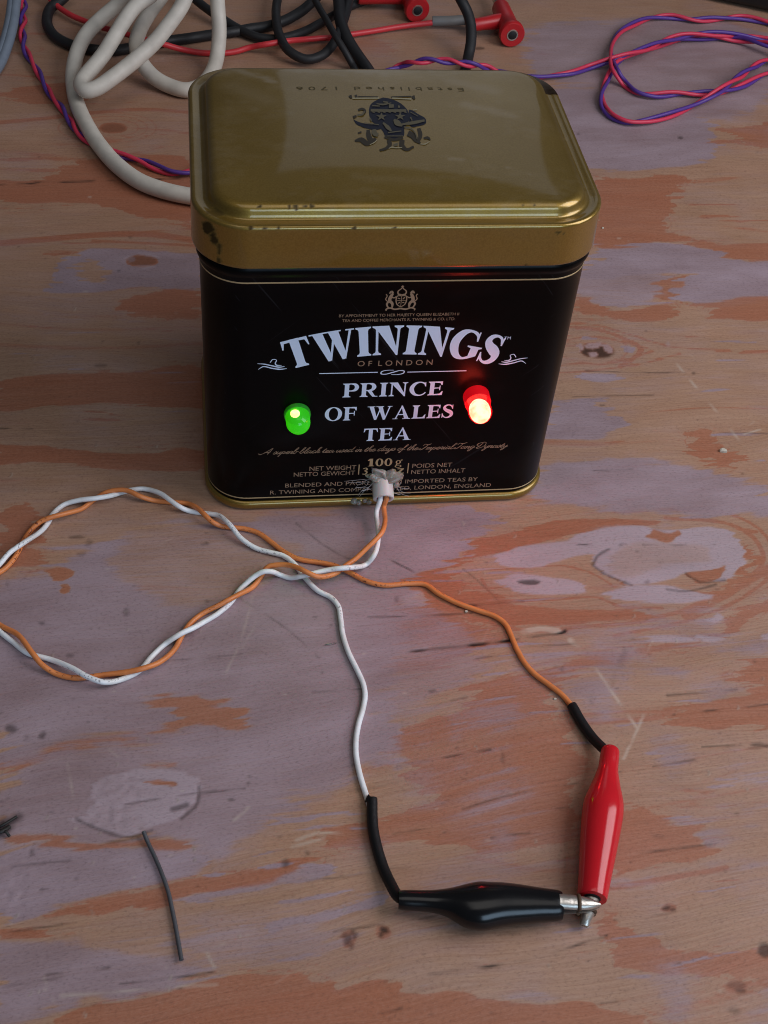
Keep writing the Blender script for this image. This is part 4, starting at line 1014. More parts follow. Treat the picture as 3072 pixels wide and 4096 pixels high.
# small royal arms: crown, shield with quarters, lion and unicorn holders, ribbon
ink = Ink(front); cx_, cz_ = .6, 69.0
A_ = lambda *p: ink.put(pg(*[(cx_ + q[0], cz_ + q[1]) for q in p]), one)
def S_(pts, wd): ink.put(strip_mm([(cx_ + q[0], cz_ + q[1]) for q in pts], wd), one)
for sg in (-1, 1):
    S_([(sg * .1, 4.6), (sg * 1.1, 4.5), (sg * 1.3, 3.2), (sg * .9, 1.9), (0, 1.2)], [.2, .28, .28, .28, .2])
    S_([(sg * 2.1, 1.0), (sg * 2.2, 2.3), (sg * 2.9, 3.2), (sg * 2.6, 4.6), (sg * 2.2, 5.3)], [.35, .7, .85, .8, .5])   # body of the holder
    S_([(sg * 2.2, 5.3), (sg * 2.6, 5.9), (sg * 3.1, 5.3)], [.5, .6, .3]); S_([(sg * 2.5, 4.2), (sg * 1.8, 4.0), (sg * 1.4, 4.4)], [.4, .3, .2])
    S_([(sg * 2.9, 3.1), (sg * 3.5, 2.2), (sg * 3.1, 1.1), (sg * 2.6, .9)], [.5, .5, .35, .3]); S_([(sg * 3.3, 2.8), (sg * 3.9, 3.6), (sg * 3.6, 4.6), (sg * 3.9, 5.1)], [.2, .25, .22, .3])
    S_([(0, .75), (sg * 1.4, .5), (sg * 2.6, .9), (sg * 3.6, .5), (sg * 3.5, .05)], [.5, .45, .4, .4, .2])
    S_([(sg * .1, 5.0), (sg * .9, 5.2), (sg * 1.0, 6.0), (sg * .3, 6.7), (0, 7.2)], [.2, .35, .3, .25, .3])
S_([(-1, 5.0), (0, 4.85), (1, 5.0)], [.3, .3, .3]); S_([(0, 7.0), (0, 7.7)], [.35, .3]); S_([(-.35, 7.35), (.35, 7.35)], [.2, .2])
S_([(0, 1.4), (0, 4.5)], [.14, .14]); S_([(-1.1, 3.2), (1.1, 3.2)], [.14, .14])
S_([(-.9, 3.9), (-.3, 3.7)], [.3, .25]); S_([(.35, 3.6), (.8, 4.1)], [.25, .3]); S_([(-.7, 2.3), (-.3, 2.7)], [.25, .3]); S_([(.3, 2.5), (.8, 2.6)], [.3, .25])
ink.build("emblem", M['ink_gold'], b)

# --- crest and lettering pressed into the lid (seen upside down from the front)
def crest_pt(q, h=0.06):
    p = P(*[(1300 + q[0] * .33153) * 1659 / 3072, (350 + q[1] * .33153) * 1659 / 3072], zt + DOME * .85)
    return (p[0], p[1], lid_z(p[0], p[1]) + h)
class Crest(Ink):
    def __init__(s): super().__init__(None); s.h = .06
    def poly(s, *pts):
        q = catmull([np.array([*p, 0.]) for p in pts] + [np.array([*pts[0], 0.])], 14)[:-1, :2] if len(pts) > 4 else pts
        s.mb.add([crest_pt(p, s.h) for p in q], [tuple(range(len(q)))]); s.h += .002
    def hard(s, *pts): s.mb.add([crest_pt(p, s.h) for p in pts], [tuple(range(len(pts)))]); s.h += .002
    def st(s, pts, wd):
        q = np.array([(p[0], p[1], w_) for p, w_ in zip(pts, wd)], float); c = catmull(q, 9); xy = c[:, :2]; hh = c[:, 2:3] / 2
        t = np.gradient(xy, axis=0); t /= np.linalg.norm(t, axis=1)[:, None] + 1e-9; n = np.stack([-t[:, 1], t[:, 0]], 1)
        a, b_ = xy + n * hh, xy - n * hh; k = len(a)
        s.mb.add([crest_pt(p, s.h) for p in a] + [crest_pt(p, s.h) for p in b_], [(i, i + 1, k + i + 1, k + i) for i in range(k - 1)]); s.h += .002
c = Crest()
c.poly((700, 120), (800, 140), (920, 200), (1000, 290), (1010, 380), (1000, 430), (960, 490), (950, 590), (900, 620), (740, 610), (700, 540), (640, 470), (560, 410), (530, 300), (550, 210), (630, 150))
c.poly((340, 390), (400, 420), (520, 450), (660, 460), (680, 500), (600, 520), (470, 490), (380, 450))
c.poly((1010, 270), (1050, 280), (1130, 330), (1210, 380), (1215, 440), (1140, 470), (1040, 480), (1010, 420))
CREST = c.build("crest", M['ink_blue'], LID)
c = Crest(); c.h = .10
c.st([(440, 545), (400, 560)], [20, 20])
c.st([(520, 520), (530, 600), (570, 660), (610, 620)], [40, 60, 60, 30]); c.st([(360, 650), (440, 640), (500, 680), (580, 670)], [20, 60, 60, 40])
c.st([(1000, 560), (1060, 590), (1100, 640), (1150, 680)], [70, 70, 60, 20]); c.st([(1130, 500), (1150, 580), (1130, 660)], [40, 50, 20]); c.st([(1190, 620), (1240, 615), (1270, 640)], [20, 35, 15])
c.st([(720, 600), (830, 640), (940, 610)], [40, 30, 40]); c.st([(770, 640), (780, 700), (740, 740), (660, 765)], [50, 50, 35, 25]); c.st([(930, 640), (930, 710), (990, 755), (1070, 720)], [60, 60, 35, 25])
c.st([(400, 280), (450, 265), (485, 290), (470, 330)], [25, 30, 25, 12]); c.st([(340, 370), (380, 350)], [40, 20]); c.st([(300, 95), (320, 130)], [40, 25]); c.st([(370, 90), (390, 135)], [30, 20]); c.st([(1060, 100), (1080, 145)], [40, 25]); c.st([(400, 112), (640, 116)], [14, 12]); c.st([(800, 116), (1040, 108)], [12, 14])
c.build("crest_outline", M['ink_shadow'], LID)
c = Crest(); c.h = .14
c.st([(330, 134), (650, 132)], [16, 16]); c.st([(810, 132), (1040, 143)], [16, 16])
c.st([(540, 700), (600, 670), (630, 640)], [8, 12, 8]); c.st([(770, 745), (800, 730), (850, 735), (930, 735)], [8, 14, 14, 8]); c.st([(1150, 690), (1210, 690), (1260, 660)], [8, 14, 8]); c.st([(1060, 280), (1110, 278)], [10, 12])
c.build("crest_glint", M['ink_highlight'], LID)  # pale strips put highlights of the pressed edges into the ink
c = Crest(); c.h = .18
c.st([(550, 285), (760, 290), (980, 288)], [32, 34, 30])
for k in range(7): c.st([(570 + 64 * k, 305), (600 + 64 * k, 315)], [14, 10])
for sx_, sy_ in ((680, 365), (905, 362)):
    pts = []
    for k in range(10):
        a = -math.pi / 2 + math.pi * k / 5; r = 68 if k % 2 == 0 else 26; pts.append((sx_ + r * math.cos(a), sy_ + r * .78 * math.sin(a)))
    for k in range(0, 10, 2): c.hard((sx_, sy_), pts[(k - 1) % 10], pts[k], pts[k + 1])
c.st([(620, 205), (700, 215), (800, 195)], [10, 22, 10]); c.st([(700, 180), (760, 190)], [14, 20]); c.st([(770, 235), (830, 235)], [50, 40]); c.st([(570, 230), (660, 235)], [14, 14]); c.st([(880, 240), (905, 245)], [30, 25])
c.st([(830, 400), (870, 440), (930, 480)], [20, 70, 20]); c.st([(920, 460), (1060, 440), (1200, 410)], [20, 40, 26]); c.st([(470, 440), (650, 465)], [8, 10]); c.st([(700, 440), (760, 500), (800, 540)], [20, 45, 18]); c.st([(1030, 310), (1120, 360)], [8, 8])
c.st([(950, 490), (1040, 510), (1090, 570), (1110, 640)], [14, 14, 14, 10]); c.st([(590, 520), (600, 570), (640, 590)], [50, 60, 40]); c.st([(750, 600), (940, 600)], [10, 10]); c.st([(760, 560), (920, 540)], [14, 12]); c.st([(850, 690), (860, 720)], [50, 40])
c.st([(390, 340), (450, 340), (480, 300)], [12, 22, 14]); c.st([(540, 380), (560, 420)], [14, 14]); c.st([(1030, 370), (1050, 415)], [18, 12])
c.build("crest_detail", M['ink_dim'], LID)
# "Established 1706", upside down across the far side
pl = P(640, 188, zt + .9); pr_ = P(1002, 190, zt + .9)
flip = lambda x, y, h: top(-x, -y, h)
sans("lettering", "E s t a b l i s h e d   1 7 0 6", -pr_[0], -pl[0], -(pl[1] + pr_[1]) / 2 - .9, 1.9, M['ink_faint'], LID, to=flip)

# --- LEDs
def led(x, z, length, base, body_c, collar_k, tint, glow, gs, clear, core_c, core_s, core, label, beam):
    ax = (0, -1, 0); y0 = FY + .1
    sh = led_shell(label.split()[1] + "_resin", body_c, tint, glow, gs, clear)
    fl_m = led_shell(label.split()[1] + "_collar", body_c, tint, glow, gs * collar_k, .15)
    r = 3.2; mb = MB()
    prof = [(base, r - .02)] + [(d, r) for d in np.linspace(base + .05, length - r, 5)]
    prof += [(length - r + r * math.sin(a), r * math.cos(a)) for a in np.linspace(.1, math.pi / 2 - .02, 10)]
    mb.lathe((x, y0, z), ax, prof, 30)
    o = mb.build("indicator_lamp", sh, TIN); setp(o, label)
    mb = MB(); mb.lathe((x, y0, z), ax, [(-.6, 3.2), (0, 3.45), (.3, 3.55), (base - .35, 3.55), (base, 3.45), (base + .02, 2.9)], 30)
    mb.build("collar", fl_m, o)
    mb = MB(); d0, d1, rc = core
    mb.lathe((x + core_off[0], y0, z + core_off[1]), ax, [(d0, .1)] + [(d0 + (d1 - d0) * (1 - math.cos(a)) / 2, rc * math.sin(a) ** .7) for a in np.linspace(.3, math.pi - .3, 9)] + [(d1, .1)], 20)
    mb.build("lit_core", emit(label.split()[1] + "_die", core_c, core_s), o)
    # the lens throws its light forward, over the table in front of the tin
    l = bpy.data.lights.new(label.split()[1] + "_beam", 'SPOT'); l.energy = beam; l.spot_size = math.radians(165); l.spot_blend = .7
    l.shadow_soft_size = .002; l.color = glow
    lo = bpy.data.objects.new(label.split()[1] + "_beam", l); col.objects.link(lo)
    lo.location = Vector((x, y0 - length - .6, z)) * S; lo.rotation_euler = (math.radians(90), 0, 0)
    lo.rotation_euler = Vector((0, -1, -.25)).to_track_quat('-Z', 'Y').to_euler()
    return o
core_off = (-.7, 1.15)
led(-24.25, 35.8, 7.0, 1.3, (.02, .20, .03), .16, (.62, 1, .5), (.030, .50, .0), 1.0, .40, (.95, 1, .42), 10.0, (.9, 2.3, 1.25), "lit green indicator lamp", .007)
core_off = (0, -.1)
led(23.3, 40.5, 10.0, 3.6, (.35, .004, .008), .42, (1, .93, .88), (1.0, .004, .012), 1.2, .84, (1.0, .066, .044), 24.0, (3.0, 9.75, 2.85), "lit red indicator lamp", .013)

# --- wire grommet: short pale tube glued into the front, blob of hot glue, stray threads
gx, gz = .35, 9.6
gaxis = np.array([-.02, -.93, -.36]); gaxis /= np.linalg.norm(gaxis); g0 = np.array([gx, FY + 1.2, gz])
mb = MB(); mb.lathe(g0, gaxis, [(0, 2.9), (6.6, 3.0), (6.85, 2.8), (6.9, 2.3), (6.6, 1.95), (2.0, 1.9)], 28)
GROM = mb.build("grommet", M['tube'], TIN)
mb = MB(); nu, nv = 40, 18; VV = []; FF = []
for i in range(nv + 1):
    for j in range(nu):
        a = 2 * math.pi * j / nu; e = math.pi / 2 * i / nv
        rr = (4.5 + .8 * math.sin(3 * a + .6) + .5 * math.sin(7 * a) + .35 * math.sin(11 * a + 2)) * math.cos(e) ** .8
        hh = (2.0 + .5 * math.sin(2 * a + 1) + .35 * math.sin(5 * a)) * math.sin(e)
        rr += .25 * math.sin(9 * a + 6 * e); VV.append((gx + .3 + rr * math.cos(a), FY - .0 - hh, gz + .9 + rr * .82 * math.sin(a)))
FF = [(i * nu + j, i * nu + (j + 1) % nu, (i + 1) * nu + (j + 1) % nu, (i + 1) * nu + j) for i in range(nv) for j in range(nu)] + [tuple(range(nu))[::-1]]
mb.add(VV, FF)
for k in range(2):
    a = rs.uniform(0, 6.28); q = np.array([gx + .3 + 3.9 * math.cos(a), FY - 1.2, gz + .9 + 3.6 * math.sin(a)])
    mb.lathe(q, (rs.uniform(-1, 1), -1, rs.uniform(-1, 1)), [(-1.0, .2), (-.6, .8), (0, 1.1), (.6, .8), (1.0, .2)], 10)
mb.build("glue_blob", M['glue'], TIN)
mb = MB()
for k in range(20):
    a = rs.uniform(0, 6.28); r0 = rs.uniform(2.5, 4.8)
    p0 = np.array([gx + r0 * math.cos(a), FY - rs.uniform(.5, 3), gz + 1 + r0 * .8 * math.sin(a)])
    l = rs.uniform(2.5, 8); p2 = p0 + np.array([math.cos(a) * l * .8 + rs.uniform(-2, 2), -rs.uniform(-.2, 2.2), math.sin(a) * l * .6 + rs.uniform(-1.5, 1.5)])
    p2[2] = max(p2[2], .6); p2[1] = min(p2[1], FY - .2)
    p1 = (p0 + p2) / 2 + np.array([rs.uniform(-1.3, 1.3), -rs.uniform(0, 1.2), rs.uniform(-1.3, 1.3)])
    mb.tube(catmull([p0, p1, p2], .6), rs.uniform(.03, .065), 5)
o = mb.build("glue_threads", M['strand'], TIN); o["kind"] = "stuff"
mb = MB()
for q, r in ((P(765, 1081, 2.6), 1.1), (P(775, 1084, 2.4), .9), (P(797, 1083, 2.5), .8), (P(788, 1080, 2.9), .7)):
    mb.lathe(q + np.array([0, 0, -.2]), (0, -.4, 1), [(-.5, .3), (-.2, r), (.3, r * .8), (.6, .15)], 9)
mb.build("glue_drip", M['glue'], TIN)

# ------------------------------------------------------------------ test leads with clips
k6 = .5534
W1 = [(1474, 120), (1470, 190), (1476, 260), (1475, 310), (1460, 362), (1428, 398), (1370, 410, 4.0), (1330, 413, 4.4), (1290, 418, 3.6), (1235, 430, 3.0), (1180, 443, 2.8), (1130, 450), (1090, 437), (1060, 426, 3.6), (1030, 426, 4.0), (1000, 440, 3.0), (940, 492), (900, 547), (850, 590), (790, 626), (750, 648, 2.4), (712, 665, 2.7), (680, 684, 2.2), (640, 712), (590, 760), (545, 812), (480, 845), (410, 858, 2.2), (345, 838, 2.8), (280, 802, 2.2), (200, 770), (110, 745), (50, 700), (0, 660), (-60, 600), (-95, 530), (-60, 460), (0, 395, 2.2), (40, 350, 2.5), (95, 312, 2.6), (160, 268, 1.6), (190, 232), (205, 203), (250, 165), (310, 147, 1.9), (370, 140, 2.6), (430, 130, 1.8), (475, 117), (515, 107), (560, 103), (620, 118, 1.8), (665, 148, 2.7), (700, 172, 2.0), (735, 188), (795, 198), (850, 206, 1.4), (880, 226, 2.4), (905, 252, 2.6), (940, 295, 1.6), (1000, 335), (1060, 352), (1105, 364), (1145, 392), (1190, 450), (1240, 500), (1290, 526), (1320, 560), (1330, 610), (1338, 670), (1360, 740), (1395, 812), (1418, 865), (1425, 910), (1417, 960), (1400, 1020), (1390, 1080), (1390, 1140), (1405, 1220), (1425, 1285), (1444, 1345)]
O1 = [(1490, 120), (1499, 170), (1503, 225), (1492, 270, 8), (1475, 292, 7), (1432, 334, 4), (1385, 378, 2.7), (1345, 406, 2.6), (1318, 428, 2.6), (1285, 442, 2.8), (1240, 446, 3.6), (1195, 427, 4.5), (1160, 410, 4.2), (1120, 400, 3.2), (1080, 400, 2.6), (1045, 408, 2.0), (1015, 450), (985, 487), (935, 514, 2.0), (895, 535, 2.7), (850, 559, 1.9), (790, 590), (745, 626), (712, 672), (682, 728), (625, 778, 1.8), (565, 802, 2.7), (500, 817, 1.8), (400, 830), (345, 838), (290, 841), (220, 825), (165, 790, 1.8), (125, 742, 2.7), (70, 673, 1.9), (0, 635), (-75, 575), (-110, 525), (-80, 480), (-20, 440), (15, 418), (45, 388), (70, 350), (90, 310), (120, 265), (160, 230, 1.9), (200, 214, 2.7), (260, 198, 1.9), (320, 180), (370, 143), (420, 115, 1.9), (470, 107, 2.6), (505, 112, 2.7), (545, 131, 2.2), (600, 148), (665, 155), (730, 160), (770, 178, 2.0), (798, 203, 2.7), (830, 233, 2.0), (870, 250), (915, 255), (950, 258), (1010, 276), (1060, 312), (1110, 350), (1170, 378), (1250, 391), (1310, 404), (1370, 432), (1430, 463), (1500, 479), (1590, 473), (1659, 476)]
O2 = [(420, 38), (500, 55), (580, 95), (680, 145), (780, 180), (870, 212), (920, 250), (950, 310), (980, 380), (1020, 450), (1070, 505), (1150, 565), (1210, 612), (1262, 672)]
rw = .69
def dflt(seq, z): return [q if len(q) > 2 else (*q, z) for q in seq]
def exit_pts(x): return [g0 + gaxis * 2.5 + np.array([x, 0, 0]), g0 + gaxis * 6.5 + np.array([x, 0, 0])]
k7 = .4232
def clip(name_col, mats, neck, mouth, z0, z1, prof, par, jawlen, jz, jw, label, jdir=None, tipw=.25, sag=0.):
    """insulated crocodile clip: vinyl boot from neck to mouth, two steel jaws out of the mouth"""
    a = P(*neck, z0); c_ = P(*mouth, z1); path = [a + (c_ - a) * t for t, _, _ in prof]
    L = np.linalg.norm(c_ - a)
    cs = catmull(np.array([(t * L, w_, h) for t, w_, h in prof]), .7)
    ax = (c_ - a) / L; sd_ = np.cross(ax, [0, 0, 1.])
    pts = [a + ax * q[0] + sd_ * sag * math.exp(-((q[0] / L - .47) / .14) ** 2) for q in cs]
    mb = MB(); mb.tube(pts, 1.0, 26, True, [(q[1], q[2]) for q in cs])
    o = mb.build("boot", mats, par); o["label"] = label
    # mouth: dark opening ring
    mb = MB(); mb.tube([c_ + ax * .02, c_ + ax * .06], 1.0, 20, True, [(prof[-1][1] * .6, prof[-1][2] * .6)] * 2)
    mb.build("mouth", M['dark'], o)
    if jdir is not None: ax = jdir / np.linalg.norm(jdir)
    side = np.cross(ax, [0, 0, 1.]); side /= np.linalg.norm(side); up = np.cross(side, ax)
    for sgn in (1, -1):
        mb = MB(); V_ = []; n = 9; secs = []
        for t, w_, th in ((-.1, 1.75, 1.2), (.0, 1.75, 1.2), (.3, 1.7, 1.15), (.55, 1.55, 1.1), (.75, 1.25, 1.0), (.9, max(.75, tipw), .8), (1.0, tipw, .5)):
            cen = c_ + ax * (jawlen * t) + up * (jz + sgn * (.25 + .9 * max(0, 1 - t)))
            for j in range(n):
                e = math.pi * j / (n - 1)
                V_.append(cen + side * (jw * w_ * math.cos(e)) + up * (sgn * th * math.sin(e)))
        m_ = 7
        F_ = [(i * n + j, i * n + (j + 1), (i + 1) * n + j + 1, (i + 1) * n + j) for i in range(m_ - 1) for j in range(n - 1)]
        F_ += [(i * n, (i + 1) * n, (i + 1) * n + n - 1, i * n + n - 1) for i in range(m_ - 1)] + [tuple(range(n)), tuple((m_ - 1) * n + j for j in range(n))[::-1]]
        mb.add(V_, F_)
        j_ = mb.build("jaw", M['steel'], par)
        mb = MB()
        for q in (.32, .5, .68, .84):
            cen = c_ + ax * (jawlen * q) + up * jz
            mb.lathe(cen + up * sgn * .45, up * -sgn, [(0, .55), (.5, .12)], 4)
        mb.build("teeth", M['steel'], j_)
        mb = MB(); cen = c_ + ax * jawlen * .42 + up * (jz + sgn * (.25 + .9 * .58))
        mb.tube([cen + side * (jw * 1.62 * math.cos(e)) + up * sgn * (1.12 * math.sin(e) + .02) for e in np.linspace(0, math.pi, 11)], .45, 8, True)
        mb.build("rust_band", M['rusty'], j_)
    return a, ax

# white lead -> black clip
LEADW = thing("test_lead", P(740, 1330, 0), "white wire ending in a black crocodile clip", "test lead", "test leads coming out of the tin")
pw = [g0 + gaxis * 2.5 + np.array([-.85, 0, 0]), g0 + gaxis * 6.6 + np.array([-.85, 0, 0])] + PX([(q[0], q[1], z) for q, z in zip(W1[1:5], (4.2, 3.6, 3.0, 3.2))], 0, 999, k6)
pw += PX(dflt(W1[5:62], rw), 0, 999, k6) + PX(dflt(W1[62:], rw), 0, 999, k6)
mb = MB(); mb.tube(catmull(pw, .8), .71, 12); mb.build("wire", M['white_wire'], LEADW)
sl = [P(803, 1725, 1.5), P(804, 1760, 1.4), P(806, 1790, 1.4), P(814, 1830, 1.4), P(828, 1875, 1.5), P(843, 1908, 2.2), P(858, 1934, 3.2), P(868, 1942, 3.6)]
sl = [P(W1[-1][0] * k6, 999 + W1[-1][1] * k6 - 8, 1.2)] + sl
mb = MB(); mb.tube(catmull(sl, .8), 1.28, 14); mb.build("sleeve", M['sleeve'], LEADW)
clip("black", M['black_boot'], (861, 1944), (1213, 1957), 3.9, 4.6,
     [(0, 1.95, 1.95), (.03, 2.15, 2.1), (.20, 2.4, 2.3), (.30, 3.1, 2.9), (.42, 4.9, 3.9), (.50, 5.4, 4.3), (.58, 5.1, 4.3), (.72, 4.5, 3.9), (.88, 3.75, 3.5), (.98, 3.35, 3.2), (1.0, 3.1, 3.0)], LEADW, 8.4, .9, 1.0, "black vinyl boot with a glossy belly", sag=.75)
# orange lead -> red clip
LEADO = thing("test_lead", P(900, 1260, 0), "orange wire ending in a red crocodile clip", "test lead", "test leads coming out of the tin")
po = [g0 + gaxis * 2.5 + np.array([.85, 0, 0]), g0 + gaxis * 6.6 + np.array([.85, 0, 0])] + PX([(q[0], q[1], z) for q, z in zip(O1[1:5], (4.6, 4.6, 5.4, 5.2))], 0, 999, k6)
po += PX(dflt(O1[5:], rw), 0, 999, k6) + PX(dflt(O2[2:], rw), 702, 1242, k7)
mb = MB(); mb.tube(catmull(po, .8), .71, 12); mb.build("wire", M['orange_wire'], LEADO)
so = [P(1235, 1524, 1.2)] + [P(1240, 1532, 1.3), P(1257, 1562, 1.4), P(1282, 1596, 1.8), P(1306, 1620, 3.2), P(1312, 1628, 3.8)]
mb = MB(); mb.tube(catmull(so, .8), 1.28, 14); mb.build("sleeve", M['sleeve'], LEADO)
clip("red", M['red_boot'], (1319, 1617), (1279, 1940), 4.6, 4.4,
     [(0, 1.75, 1.75), (.012, 2.15, 2.1), (.06, 2.3, 2.25), (.15, 2.45, 2.35), (.25, 3.3, 3.2), (.37, 4.55, 4.2), (.44, 4.8, 4.5), (.54, 4.65, 4.4), (.72, 4.15, 3.9), (.88, 3.65, 3.6), (.985, 3.35, 3.3), (1.0, 3.2, 3.15)], LEADO, 6.0, -1.6, .92, "glossy red vinyl boot", jdir=P(1264, 1996, 2.4) - P(1279, 1940, 3.4), tipw=1.15)

# ------------------------------------------------------------------ cables behind
k3 = .3255; k4 = .3906; k5 = .349
def cable(name, pts, r, material, label, cat, group=None, n=14):
    mb = MB(); mb.tube(catmull(pts, 1.2), r, n)
    o = mb.build(name, M[material], None, loc=tuple(np.array(pts[len(pts) // 2]) * np.array([1, 1, 0])))
    return setp(o, label, cat, group)
c3 = lambda pts, z=None: PX(pts, 0, 0, k3, z)
c4 = lambda pts, z=None: PX(pts, 540, 0, k4, z)
c5 = lambda pts, z=None: PX(pts, 1080, 0, k5, z)
# coiled cream mains cable: comes from behind the tin, loops up and over
a1 = c3([(1500, 1330, 3.2), (1250, 1300, 3.2), (1080, 1262, 3.2), (930, 1205, 3.2), (780, 1098, 3.2), (665, 970, 3.2), (575, 830, 3.2), (515, 700, 3.2), (490, 590, 3.2), (485, 480, 5.2), (515, 340, 8), (575, 225, 9.5), (660, 135, 11), (760, 50, 14), (860, -25, 19), (960, -80, 24), (1030, -90, 27), (1010, -40, 26)])
a2 = c3([(900, 40, 24), (830, 130, 21), (750, 260, 17), (680, 370, 14), (610, 455, 12), (555, 520, 11), (538, 565, 10.6), (572, 600, 10.6), (640, 585, 11), (760, 505, 13), (900, 395, 16), (1030, 275, 20), (1130, 150, 24), (1205, 40, 28), (1250, -60, 32), (1310, -140, 34), (1390, -140, 32)])
a3 = c3([(1435, -40, 26), (1448, 80, 20), (1455, 200, 14), (1448, 320, 8), (1430, 420, 4.5), (1395, 500, 3.2), (1330, 570, 3.2), (1240, 598, 3.2), (1130, 572, 3.2), (1020, 510, 4.5), (940, 415, 7.8), (905, 310, 10.8), (930, 195, 11.5), (1000, 75, 13), (1070, -20, 16), (1140, -120, 21)])
cable("mains_cable", a1 + a2 + a3, 3.05, 'white_cable', "thick cream mains cable looped in a loose coil behind the tin", "cable", n=20)
# blue-grey pair of cables at the far left
gc = thing("twin_cable", P(10, 80, 0), "blue grey twin cable at the far left edge", "cable")
for dx, dy in ((0, 0), (24, 14)):
    mb = MB(); mb.tube(catmull(c3([(92 + dx, -90 + dy, 12), (82 + dx, 0 + dy, 9), (62 + dx, 150 + dy, 6), (25 + dx, 290 + dy, 3.4), (-30 + dx, 420 + dy, 2.2), (-120 + dx, 540 + dy, 2.2)]), 1.2), 2.1, 14); mb.build("core", M['grey_cable'], gc)
# black cables
GB = "black cables tangled behind the tin"
cable("black_cable", c3([(470, -60, 6), (400, 5, 4), (340, 50, 2.6), (312, 120, 2.3), (322, 185, 2.3), (370, 245, 2.3), (470, 298, 2.3), (620, 330, 2.3), (760, 335, 2.3), (860, 320, 2.3), (970, 297, 2.3), (1100, 275, 2.3), (1250, 255, 2.3), (1400, 232, 2.3), (1560, 210, 2.4)]) + c4([(10, 158, 2.4), (100, 145, 2.4), (200, 110, 3), (290, 58, 4), (350, 5, 5), (400, -50, 6)]), 2.25, 'black_cable', "black cable curving round under the cream coil to the left", "cable", GB)
cable("black_cable", c3([(1240, -60, 7), (1300, 0, 6), (1390, 70, 5), (1490, 135, 4), (1580, 190, 3)]) + c4([(40, 205, 2.4), (130, 215, 2.3), (225, 200, 2.3), (310, 170, 2.3), (400, 122, 2.3), (490, 70, 2.3), (570, 28, 2.3), (660, -5, 2.3), (760, -60, 2.3)]), 1.9, 'black_cable', "black cable dipping behind the cream strand at top centre", "cable", GB)
cable("black_cable", c4([(170, -70, 6.5), (148, 20, 6), (145, 100, 6), (165, 200, 6), (220, 285, 5), (310, 328, 3.5), (395, 308, 4), (460, 245, 5.5), (505, 150, 7), (535, 60, 8), (555, -50, 9)]), 2.0, 'black_cable', "black cable hanging in a round loop left of centre", "cable", GB)
cable("black_cable", c4([(480, -70, 10), (492, 10, 9), (500, 110, 8), (530, 200, 6.5), (580, 285, 4), (640, 370, 2.6), (700, 460, 2.6), (760, 560, 2.6)]), 2.6, 'black_cable', "thickest black cable running down behind the lid", "cable", GB)
cable("black_cable", c4([(330, -60, 11), (370, 20, 11), (420, 105, 11.5), (470, 195, 11.5), (520, 275, 8), (565, 355, 3), (600, 430, 1.6), (650, 520, 1.5)]), 1.45, 'black_cable', "thin black cable crossing over the thick black one", "cable", GB)
cable("black_cable", c4([(1130, -70, 22), (1168, 0, 20), (1205, 75, 16), (1222, 150, 12), (1222, 230, 8), (1208, 310, 4), (1192, 380, 2.4), (1150, 470, 2.3), (1060, 560, 2.3)]), 2.3, 'black_cable', "black cable arching down over the grey sleeve of the red lead", "cable", GB)

# red lead with stackable plug
def plug(front_c, axis, stem_dir, stem_len, par, r=5.6, ln=27):
    """stackable 4 mm plug: cylinder with a socket in its near face, pin at the back, side stem for the lead"""
    c_ = np.array(front_c); ax = np.array(axis, float); ax /= np.linalg.norm(ax)
    mb = MB(); mb.lathe(c_, ax, [(-.9, 2.55), (-.95, r * .93), (-.5, r), (2.2, r), (2.8, r * .93), (3.4, r * .80), (ln * .45, r * .76), (ln - 2, r * .72), (ln, r * .6), (ln + .1, 1.5)], 30)
    o = mb.build("plug_body", M['red_plug'], par)
    mb = MB(); mb.lathe(c_, ax, [(-1.02, 2.0), (-1.05, 2.5), (-.85, 2.62), (-.3, 2.62)], 24)
    mb.build("socket_ring", M['plug_metal'], o)
    mb = MB(); mb.lathe(c_, ax, [(-1.06, 1.95), (-1.04, 1.97), (-.5, 1.9)], 20)
    mb.build("socket_bore", M['dark'], o)
    mb = MB(); mb.lathe(c_ + ax * ln, ax, [(0, 1.5), (2, 1.9), (4, 2.1), (12, 2.1), (15, 1.7), (16.5, 1.3)], 18)
    mb.build("pin", M['plug_metal'], par)
    s_ = np.array(stem_dir, float); s_ /= np.linalg.norm(s_)
    b0 = c_ + ax * (ln * .50)
    mb = MB(); mb.lathe(b0, s_, [(0, 3.3), (r, 3.3), (stem_len * .6, 2.9), (stem_len - 1, 2.7), (stem_len, 2.3)], 20)
    mb.build("stem", M['red_plug'], par)
    return b0 + s_ * stem_len, s_
f1 = P(1106, 74, 5.8); back = P(1080, 14, 5.8)
RL_ = thing("banana_lead", (f1[0], f1[1], 0), "red lead with a grey sleeve and a red stackable plug facing the camera", "test lead")
sd = P(1015, 44, 5.2) - P(1075, 35, 5.2)
e, sd = plug(f1, back - f1, sd, 17, RL_)
g1 = P(1012, 44, 4.6); g2 = P(934, 46, 3.2)
mb = MB(); mb.tube(catmull([e - sd * 1.0, g1, (g1 + g2) / 2, g2], 1.0), 2.2, 16); mb.build("sleeve", M['grey_sleeve'], RL_)
rl = [g2 + (g1 - g2) * .2] + c4([(1000, 126, 3), (900, 138, 2.4), (800, 152, 2), (680, 172, 2), (560, 190, 2), (460, 206, 2), (330, 216, 2.6), (200, 228, 4.8), (90, 245, 4.8), (0, 262, 2.4)]) + c3([(1560, 343, 1.3), (1450, 354, 1.3), (1330, 350, 1.4), (1200, 326, 2.6), (1080, 292, 5.5), (960, 262, 5.9), (850, 230, 5.4), (720, 194, 4.0), (640, 172, 3.4), (570, 143, 3), (480, 105, 3), (400, 55, 3), (340, 0, 4), (270, -80, 5)])
mb = MB(); mb.tube(catmull(rl, 1.0), 1.22, 12); mb.build("wire", M['red_lead'], RL_)
